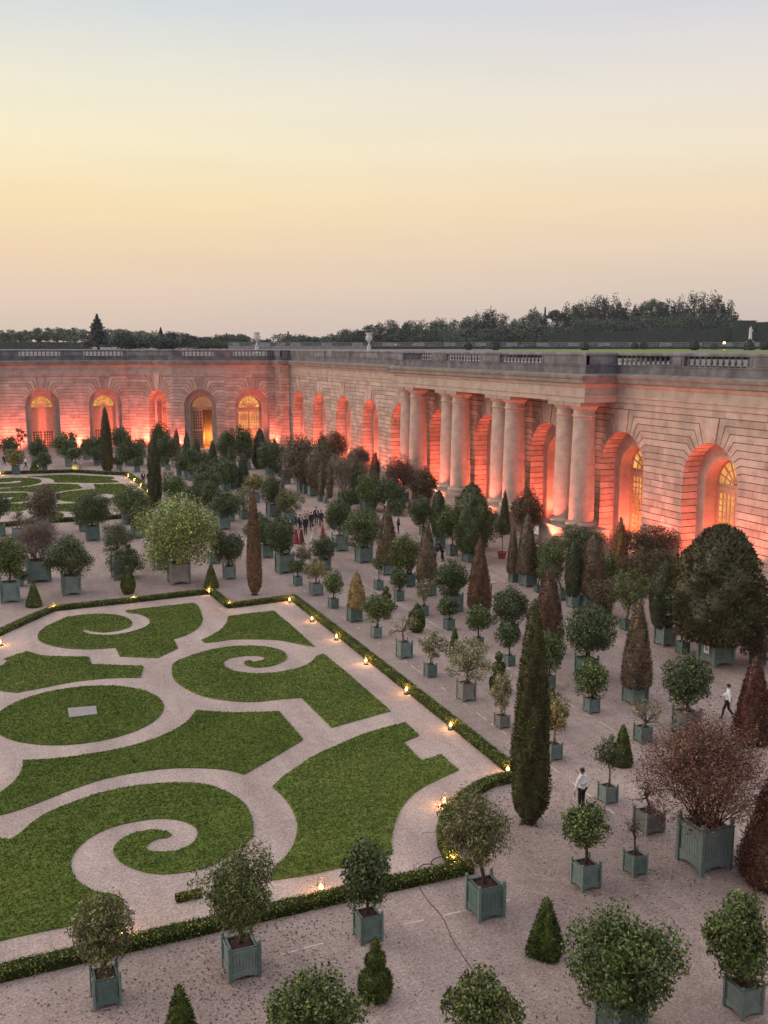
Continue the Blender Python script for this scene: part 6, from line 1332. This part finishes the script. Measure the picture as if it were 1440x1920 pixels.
def farbal(a,b):
    a=Vector(a);b=Vector(b); d=(b-a); L_=d.length; d.normalize(); l=Vector((-d.y,d.x,0)); z0=17.3; zt=a.z
    t=empty('balustrade',(a.x,a.y,z0)); tag(t,'pale stone balustrade running along the far edge of the upper terrace','balustrade')
    def bx(mb,s0,s1,w,za,zb):
        p=[d*s0-l*w,d*s1-l*w,d*s1+l*w,d*s0+l*w]; mb.add([(q.x,q.y,za-z0) for q in p]+[(q.x,q.y,zb-z0) for q in p],[(0,3,2,1),(4,5,6,7),(0,1,5,4),(1,2,6,5),(2,3,7,6),(3,0,4,7)])
    m1=MB(); bx(m1,0,L_,.3,z0,zt-1.35); m1.build('plinth',M['statue2'],t); m2=MB(); bx(m2,0,L_,.28,zt-.22,zt); m2.build('rail',M['statue2'],t)
    m3=MB(); m4=MB(); s=0
    while s<L_-8:
        bx(m3,s,s+4.5,.26,zt-1.349,zt-.221)
        for k in range(11): q=d*(s+4.8+k*.68); m4.lathe([(.12,0),(.08,.15),(.2,.4),(.16,.6),(.08,.9),(.14,1.128)],5,(q.x,q.y,zt-1.349-z0),False)
        s+=12.3
    m3.build('pier',M['statue2'],t); m4.build('balusters',M['statue2'],t)
M['statue2']=simple('grey_stone',(.27,.27,.275),.8,0,.25,.8)
farbal(*D['farbal'])
def boxhedge(name,a,b,label,th=3.0,mat='fardark',zbase=17.3):
    a=Vector(a);b=Vector(b); d=b-a; d.z=0; L_=d.length; d.normalize(); l=Vector((-d.y,d.x,0)); rng=np.random.default_rng(int(abs(a.x)*7))
    n=max(4,int(L_/1.2)); V=[];F=[];Ps=[];Ns=[]
    for i in range(n+1):
        t=i/n; q=Vector((a.x,a.y,0)).lerp(Vector((b.x,b.y,0)),t); zt=a.z+(b.z-a.z)*t+rng.normal(0,.07)
        V+=[q-l*th/2+Vector((0,0,zbase)),q-l*th/2+Vector((0,0,zt)),q+l*th/2+Vector((0,0,zt)),q+l*th/2+Vector((0,0,zbase))]
        m=int(14*L_/n*(zt-zbase)/1.5)+4
        for _ in range(m):
            z=rng.uniform(zbase,zt+.1); p=q+d*rng.uniform(-.6,.6)*1.2; Ps.append((p.x-l.x*th/2,p.y-l.y*th/2,z)); Ns.append((-l.x,-l.y,.3))
            p=q+d*rng.uniform(-.6,.6)*1.2+l*rng.uniform(-th/2,th/2); Ps.append((p.x,p.y,zt)); Ns.append((0,0,1))
    for i in range(n): 
        for k in range(4): F.append((i*4+k,i*4+(k+1)%4,(i+1)*4+(k+1)%4,(i+1)*4+k))
    F.append((0,1,2,3)); F.append((4*n+3,4*n+2,4*n+1,4*n))
    mb=MB(); mb.add(V,F); me=join_mesh(name,[mb.mesh('c',None),quads('l',leaf_cards(np.array(Ps),np.array(Ns),.55,rng,0,.6,.6),[M[mat]])],[M[mat],M[mat]])
    tag(link(name,me),label,'hedge')
boxhedge('hedge',*D['farhedge'],'long dark hedge in front of the far terrace balustrade',1.5)
boxhedge('hedge',*D['cliphedge'],'tall clipped hedge at the foot of the right-hand wood',3)
boxhedge('hedge',D['wallhedge'][0],D['wallhedge'][1],'taller square-cut hedge wall left of the statue',6)
boxhedge('hedge',[D['wallhedge'][1][0]+.6,D['wallhedge'][1][1],D['wallhedge'][1][2]-.7],D['wallhedge'][2],'square-cut hedge wall behind the statue, cut by the right edge',6)
boxhedge('hedge',*D['lefthedge'],'greyish hedge under the row of pale trees at the far left',4,'farfir')
UP=[(.62,0),(.62,.12),(.5,.16),(.46,.2),(.46,.95),(.55,1.0),(.58,1.1),(.3,1.14),(.34,1.25),(.16,1.35),(.14,1.6),(.2,1.68),(.4,1.75),(.62,2.0),(.68,2.3),(.66,2.5),(.55,2.62),(.62,2.72),(.78,2.86),(.82,2.95),(.7,2.97),(.0,2.8)]
for k,(u,lb) in enumerate(zip(D['urns'],('tall marble urn on a pedestal, the left one above the inner corner','squat marble urn on a pedestal, the right one against the wood'))):
    x,y,z0,z1=u; zb=16.62+.75*max(0,min(1,(max(x-52,y-175)-8)/25)); sc=(z1-zb)/2.97
    t=empty('urn',(x,y,zb)); t.scale=(sc*.62,sc*.62,sc); tag(t,lb,'urn','marble urns on the terrace')
    a=MB(); a.lathe(UP[:7],16); a.build('pedestal',M['statue'],t); b=MB(); b.lathe(UP[7:],20,cap=False); b.build('vase',M['statue'],t,True)
    for s in(-1,1):
        h=MB(); h.tube([(s*.6,0,1.95),(s*.85,0,2.05),(s*.92,0,2.3),(s*.7,0,2.5)],[.07,.06,.06,.07],6); h.build('handle',M['statue'],t)
BL=['dark clipped ball on the terrace lawn, leftmost one','dark clipped ball on the terrace lawn, second from the left','dark clipped ball on a stalk above the nearest pavilion corner','small distant clipped ball before the far hedge, left of a pair','small distant clipped ball before the far hedge, right of a pair','biggest dark clipped ball, beside the pale terrace path','tiny clipped ball near the far lamp','dark clipped ball cut by the right edge on the terrace']
for k,((x,y,z),lb) in enumerate(zip(D['balls'],BL)):
    rng=np.random.default_rng(300+k); dep=depth_of(x,y); r=[.95,.95,.95,1.0,1.1,1.05,.9,1.1][k]*(1 if dep<300 else 1.15)
    t=empty('topiary_ball',(x,y,17.33)); tag(t,lb,'topiary','clipped balls on the upper terrace')
    core,nd=revolve_fuzz([(r*a,b*r*2.1) for a,b in PROFILES['bulb' if k==2 else 'ball']],rng,M['fardark'],.3,16,.8); link('crown',join_mesh('crown',[core,nd],[M['fardark']]*2),t)
x,y,z=D['tcone']; t=empty('topiary_cone',(x,y,17.33)); tag(t,'dark clipped cone on the terrace in front of the white statue','topiary')
core,nd=revolve_fuzz([(1.2*a,b*2.75) for a,b in PROFILES['cone']],np.random.default_rng(9),M['fardark'],.3,18,.8); link('crown',join_mesh('crown',[core,nd],[M['fardark']]*2),t)
# statue of a standing draped figure
x,y,z=D['statue']; t=empty('statue',(x,y,17.33)); tag(t,'white marble figure on a pedestal at the right end of the terrace','statue')
mb=MB(); mb.box(-.9,.9,-.9,.9,0,.4); mb.box(-.75,.75,-.75,.75,.401,2.4); mb.box(-.9,.9,-.9,.9,2.401,2.75); mb.build('pedestal',M['statue'],t)
hh=z-17.33-2.75
skin('figure',[(0,0,2.75+hh*.5),(0,0,2.75+hh*.66),(0,0,2.75+hh*.78),(0,0,2.75+hh*.84),(0.05,.0,2.75+hh*.93),(.45,0,2.75+hh*.76),(.75,-.2,2.75+hh*.6),(-.45,0,2.75+hh*.78),(-.5,-.2,2.75+hh*.62),(.0,.0,2.75+hh*.25),(.1,0,2.76)],[(0,1),(1,2),(2,3),(3,4),(2,5),(5,6),(2,7),(7,8),(0,9),(9,10)],[.5,.45,.5,.2,.3,.2,.14,.2,.14,.55,.6],M['statue'],t,2)
x,y,z=D['farlamp']; t=empty('lamp',(x,y,17.33)); tag(t,'lit lamp glowing far off on the terrace','lamp')
mb=MB(); mb.tube([(0,0,0),(0,0,z-17.33-.3)],[.12,.09],8); mb.build('post',M['metal'],t)
mb=MB(); mb.lathe([(0,-.4),(.35,-.2),(.45,.05),(.3,.35),(0,.45)],10,(0,0,z-17.33),False); mb.build('bulb',M['flame2'] if 'flame2' in M else M['flame'],t)
# ------------------------------------------------------------------ wood on the skyline
def fartree(i,row):
    kind,mat,x,y,rx,zt,label=row; rx*={'far':1.75,'low':1.5,'plane':1.25,'fir':1.15,'umbrella':1.1}[kind]; rng=np.random.default_rng(500+i); zb=17.35
    t=empty('pine_tree' if kind in('fir','umbrella') else ('bush' if kind=='low' else 'tree'),(x,y,zb)); tag(t,label,'tree' if kind!='low' else 'bush','trees on the skyline')
    Hh=zt-zb; dep=depth_of(x,y); L_=.0017*dep*.95; mt=M[mat]
    mb=MB(); mb.tube([(0,0,0),(.1,0,Hh*.35),(0,.1,Hh*.75)],[.035*Hh,.025*Hh,.01*Hh],6)
    if kind=='fir':
        Ps=[];Ns=[]; lev=19
        for k in range(lev):
            z=Hh*(.12+.84*k/(lev-1)); r=rx*(1-(k/(lev-1))**.85*.96)*rng.uniform(.8,1.12)
            nb=9 if k<lev-3 else 5
            for j in range(nb):
                a=2*PI*j/nb+rng.uniform(0,.8); rr=r*rng.uniform(.7,1.1)
                for s in np.linspace(.1,1,max(3,int(rr/.35))):
                    w=.22*rr*(1-s*.6)
                    for _ in range(16): Ps.append((math.cos(a)*rr*s+rng.normal(0,w),math.sin(a)*rr*s+rng.normal(0,w),z-.14*rr*s+.1*rr*s*s+rng.normal(0,.12))); Ns.append((math.cos(a)*.4,math.sin(a)*.4,.8))
        P=np.array(Ps);Nr=np.array(Ns); L_*=.8
    else:
        b0={'plane':.38,'umbrella':.72,'low':0.0}.get(kind,.06)
        n=int(min(6000,max(900,7.5*PI*rx*Hh*(1-b0)/2/(L_*L_*.25))))
        nc={'plane':30,'umbrella':16}.get(kind,34)
        P,Nr,C=crown_pts(n,rng,nc,.24 if kind=='plane' else .27,.5,.92,.18)
        P=P*np.array([1,1,1])/np.percentile(np.abs(P),98,axis=0)
        if kind=='far': 
            an=np.arctan2(P[:,1],P[:,0]); ph=rng.uniform(0,6.28,3); P*=(1+.16*np.sin(2*an+ph[0])+.12*np.sin(3*an+3*P[:,2]+ph[1]))[:,None]**.8
            q=(P[:,2]+1)/2; P[:,:2]*=np.interp(q,[0,.3,.7,1],[1.0,1.05,.88,.8])[:,None]
        P=P*np.array([rx,rx,Hh*(1-b0)/2])+np.array([0,0,Hh*(1+b0)/2])
        k=P[:,2]>.2; P=P[k];Nr=Nr[k]
        for c in C[:8]: limb(mb,(0,0,Hh*max(.25,b0*.8)),c*np.array([rx,rx,Hh*(1-b0)/2])*.9+np.array([0,0,Hh*(1+b0)/2]),.012*Hh,.004*Hh,rng,.1,3,4)
    mb.build('trunk',M['bark'],t,True)
    link('crown',quads('crown',leaf_cards(P,Nr,L_,rng,.1,.6,.4),[mt]),t)
for i,row in enumerate(D['forest']): fartree(i,row)
# distant blue ridge
mb=MB(); vs=[];fs=[]; n=60; rng=np.random.default_rng(3)
for i in range(n+1):
    a=R(-25+95*i/n); d=2600; hgt=17+10+6*math.sin(i*.35)+4*math.sin(i*.83+1)
    for rr,zz in((2200,-2),(2450,hgt*.8),(2600,hgt),(3000,-2)): vs.append((rr*math.sin(a),rr*math.cos(a),zz))
for i in range(n):
    for k in range(3): fs.append((i*4+k,(i+1)*4+k,(i+1)*4+k+1,i*4+k+1))
mb.add(vs,fs); o=mb.build('hills',simple('far_hills',(.18,.22,.25),1,0,.1,.01),None,True); o['kind']='structure'
# the terrace the photographer stands on
mb=MB(); mb.box(-60,75,-40,-1.2,0.0,16.4); o=mb.build('terrace',M['ashlar']); o['kind']='structure'
# ------------------------------------------------------------------ light
def spot(loc,tgt,en,ang=70,col=(1,.16,.095),soft=.15,blend=.7):
    ld=bpy.data.lights.new('uplight','SPOT'); ld.energy=en; ld.color=col; ld.spot_size=R(ang); ld.spot_blend=blend; ld.shadow_soft_size=soft
    o=bpy.data.objects.new('uplight',ld); COL.objects.link(o); o.location=loc
    o.rotation_euler=(Vector(tgt)-Vector(loc)).to_track_quat('-Z','Y').to_euler(); return o
fb=MB(); fb.box(-.16,.16,-.12,.12,0,.05); fb.tube([(-.14,0,.05),(-.14,0,.2)],[.02,.02],5); fb.tube([(.14,0,.05),(.14,0,.2)],[.02,.02],5); fb.box(-.12,.12,-.08,.08,.1,.22)
FB=fb.mesh('flood_body',M['metal']); fl=MB(); fl.box(-.1,.1,-.06,.06,.221,.228); FL=fl.mesh('flood_lens',M['lens'])
def flood(x,y,z,lab,grp):
    t=empty('floodlight',(x,y,z)); tag(t,lab,'floodlight',grp); link('body',FB,t); link('lens',FL,t)
def uplight_at(f,s,d,tgt,en,ang=80,grp='red floodlights at the foot of the arcades',lab='small red floodlight on the ground at the foot of the lit stone',**kw):
    p=f(s,d,.62); q=f(*tgt); spot(p,q,en,ang,**kw); g=f(s,d,.17 if d>0 else 0); flood(g[0],g[1],g[2],lab,grp)
fw_=frame_of((52,40),(0,1))
for k,c in enumerate(AW[1:]):
    p=1.0 if k in(0,1) else (1.15 if k<5 else 1.3)
    uplight_at(fw_,c-1.2,.75,(c+3.0,.75,5.5),KEY*p,105)
    uplight_at(fw_,c+.9,1.9,(c+1.6,2.2,6.0),KEY*.45*p,95,col=(1,.16,.075))
fcol=frame_of((49.85,40),(0,1))
for yy in(76.6,88.85,100.8,112.35):
    for dy,dt in((.9,0),):
        uplight_at(fcol,yy-40+dy,-3.0,(yy-40-.1,-.6,4.0),KEY*1.1,80)
for s in(87,97.9,109.2,120.5,38.7,51,63,75.3): uplight_at(fw_,s,-2.2 if s>80 else -.6,(s,.1,6),KEY*.5,100)  # floods added for a pink spill over the pier faces
uplight_at(fw_,17.0,-2.2,(17.0,.2,7),KEY*1.25,90); uplight_at(fw_,26.6,-2.2,(26.6,.2,7),KEY*.95,90)
fg=frame_of(C3,(-1,0))
for s,e in((9.35,1.6),(20.0,1.6),(.4,.9)): uplight_at(fg,s,-2.9,(s,.0,3.0),KEY*e*1.35,110)
for c in(4.0,14.7): uplight_at(fg,c,.4,(c,2.2,2.0),KEY*.22,100)
fB=frame_of(C2,uB); uplight_at(fB,5.2,-2.8,(5.2,0,3.0),KEY*2.8,110); uplight_at(fB,3.6,.5,(3.9,1.4,5.0),KEY*.9,100)
fC=frame_of(C1,uC); uplight_at(fC,8.2,-1.4,(8.0,0,3.0),KEY*.9,100)
fD=frame_of(C0,uD); uplight_at(fD,7.9,-1.3,(8.1,0,3),KEY*.5,90); uplight_at(fD,4.1,.4,(4.1,2.2,4),KEY*.55,110); uplight_at(fD,.5,-1.0,(.2,.0,3),KEY*.5,90)
fE=frame_of((50.2,170.6),uE); uplight_at(fE,2.4,-1.3,(2.2,0,4.5),KEY*1.0,110)
sd=bpy.data.lights.new('sun','SUN'); sd.energy=SUN_E; sd.angle=R(60); sd.color=(1,.84,.74); so=bpy.data.objects.new('sun',sd); COL.objects.link(so)
saz,sel=R(-58),R(16); sv=Vector((math.sin(saz)*math.cos(sel),math.cos(saz)*math.cos(sel),math.sin(sel))); so.rotation_euler=sv.to_track_quat('Z','Y').to_euler(); so.location=(0,60,60)
# ------------------------------------------------------------------ sky
w=bpy.data.worlds.new('World'); SC.world=w; w.use_nodes=True; t=w.node_tree; t.nodes.clear()
out=N(t,'ShaderNodeOutputWorld'); bg=N(t,'ShaderNodeBackground'); t.links.new(bg.outputs[0],out.inputs[0])
tc=N(t,'ShaderNodeTexCoord'); sp=N(t,'ShaderNodeSeparateXYZ'); t.links.new(tc.outputs['Generated'],sp.inputs[0])
asn=N(t,'ShaderNodeMath',operation='ARCSINE'); t.links.new(sp.outputs['Z'],asn.inputs[0])
mr=N(t,'ShaderNodeMapRange'); mr.inputs['From Min'].default_value=R(-5); mr.inputs['From Max'].default_value=R(90); t.links.new(asn.outputs[0],mr.inputs['Value'])
def s2l(c): return tuple(((v/255+.055)/1.055)**2.4 if v>10 else v/255/12.92 for v in c)
def el(e): return (e+5)/95
def skyramp(stops): return ramp(t,[(el(e),c if max(c)<=1.5 and e>25 else s2l(c)) for e,c in stops])
RL=skyramp(SKY_L); RR=skyramp(SKY_R); RB=skyramp(SKY_B)
for r in(RL,RR,RB): t.links.new(mr.outputs['Result'],r.inputs['Fac'])
az=N(t,'ShaderNodeMath',operation='ARCTAN2'); t.links.new(sp.outputs['X'],az.inputs[0]); t.links.new(sp.outputs['Y'],az.inputs[1])
m1=N(t,'ShaderNodeMapRange'); m1.inputs['From Min'].default_value=R(2); m1.inputs['From Max'].default_value=R(44); m1.interpolation_type='SMOOTHSTEP'; t.links.new(az.outputs[0],m1.inputs['Value'])
ab=N(t,'ShaderNodeMath',operation='ABSOLUTE'); t.links.new(az.outputs[0],ab.inputs[0])
m2=N(t,'ShaderNodeMapRange'); m2.inputs['From Min'].default_value=R(50); m2.inputs['From Max'].default_value=R(120); m2.interpolation_type='SMOOTHSTEP'; t.links.new(ab.outputs[0],m2.inputs['Value'])
c=mixc(t,RL.outputs['Color'],RR.outputs['Color'],m1.outputs['Result']); c=mixc(t,c,RB.outputs['Color'],m2.outputs['Result'])
# afterglow above the spot where the sun went down, left of the picture
gd=(math.sin(R(-55))*math.cos(R(4)),math.cos(R(-55))*math.cos(R(4)),math.sin(R(4)))
dp=N(t,'ShaderNodeVectorMath',operation='DOT_PRODUCT'); dp.inputs[1].default_value=gd; t.links.new(tc.outputs['Generated'],dp.inputs[0])
gm=N(t,'ShaderNodeMapRange'); gm.inputs['From Min'].default_value=math.cos(R(48)); gm.inputs['From Max'].default_value=1; gm.interpolation_type='SMOOTHSTEP'; t.links.new(dp.outputs['Value'],gm.inputs['Value'])
c=mixc(t,c,(1.9,1.35,.85),gm.outputs['Result'])
mpn=N(t,'ShaderNodeMapping'); mpn.inputs['Scale'].default_value=(1.6,1.6,16); t.links.new(tc.outputs['Generated'],mpn.inputs['Vector']); sn=N(t,'ShaderNodeTexNoise'); sn.inputs['Scale'].default_value=2.2; sn.inputs['Detail'].default_value=5; t.links.new(mpn.outputs['Vector'],sn.inputs['Vector'])
sr=ramp(t,[(.3,(.985,.985,.987)),(.7,(1.013,1.011,1.01))]); t.links.new(sn.outputs['Fac'],sr.inputs['Fac']); c=mixc(t,c,sr.outputs['Color'],1.0,'MULTIPLY')
t.links.new(c,bg.inputs['Color']); bg.inputs['Strength'].default_value=SKY_S
# ------------------------------------------------------------------ camera
cd=bpy.data.cameras.new('camera'); cam=bpy.data.objects.new('camera',cd); COL.objects.link(cam); SC.camera=cam
cam.location=(0,0,18); cam.rotation_euler=(R(90-9.32),0,R(-22.25)); cd.sensor_fit='VERTICAL'; cd.sensor_height=36; cd.sensor_width=27; cd.lens=1880/1920*36; cd.clip_start=.5; cd.clip_end=6000
SC.render.engine='CYCLES'; SC.view_settings.view_transform='Standard'; SC.view_settings.look='None'; SC.view_settings.exposure=EXPO; SC.view_settings.gamma=1
SC.cycles.use_denoising=True; SC.cycles.max_bounces=6; SC.cycles.diffuse_bounces=3; SC.cycles.glossy_bounces=2; SC.cycles.sample_clamp_indirect=4
SC.render.resolution_x=768; SC.render.resolution_y=1024
# fallen leaves blown over the near gravel
rng=np.random.default_rng(66); n=9000; C=np.stack([rng.uniform(0,38,60),rng.uniform(19,48,60)],1); ci=rng.integers(0,60,n)
Q=C[ci]+rng.normal(0,1.6,(n,2)); Q=Q[~inside(Q,near_in)]
P=np.concatenate([Q,np.full((len(Q),1),.012)],1); Nn=np.tile(np.array([[0,0,1.]]),(len(Q),1))
V=leaf_cards(P,Nn,.075,rng,0,.6,3.0); V[:,:,2]=np.clip(V[:,:,2],.004,.05)
o=link('fallen_leaves',quads('fallen_leaves',V,[simple('dead_leaf',(.09,.055,.045),.8)])); o['kind']='stuff'
# ------------------------------------------------------------------ evening haze
hz=MB(); hz.box(-900,1100,-100,900,-1,52)
hm=bpy.data.materials.new('evening_haze'); hm.use_nodes=True; ht=hm.node_tree; ht.nodes.clear()
ho=N(ht,'ShaderNodeOutputMaterial'); pv=N(ht,'ShaderNodeVolumePrincipled'); pv.inputs['Color'].default_value=(.86,.88,.92,1); pv.inputs['Density'].default_value=HAZE; pv.inputs['Anisotropy'].default_value=.2
ht.links.new(pv.outputs[0],ho.inputs['Volume'])
if HAZE>0: o=hz.build('haze',hm); o['kind']='stuff'
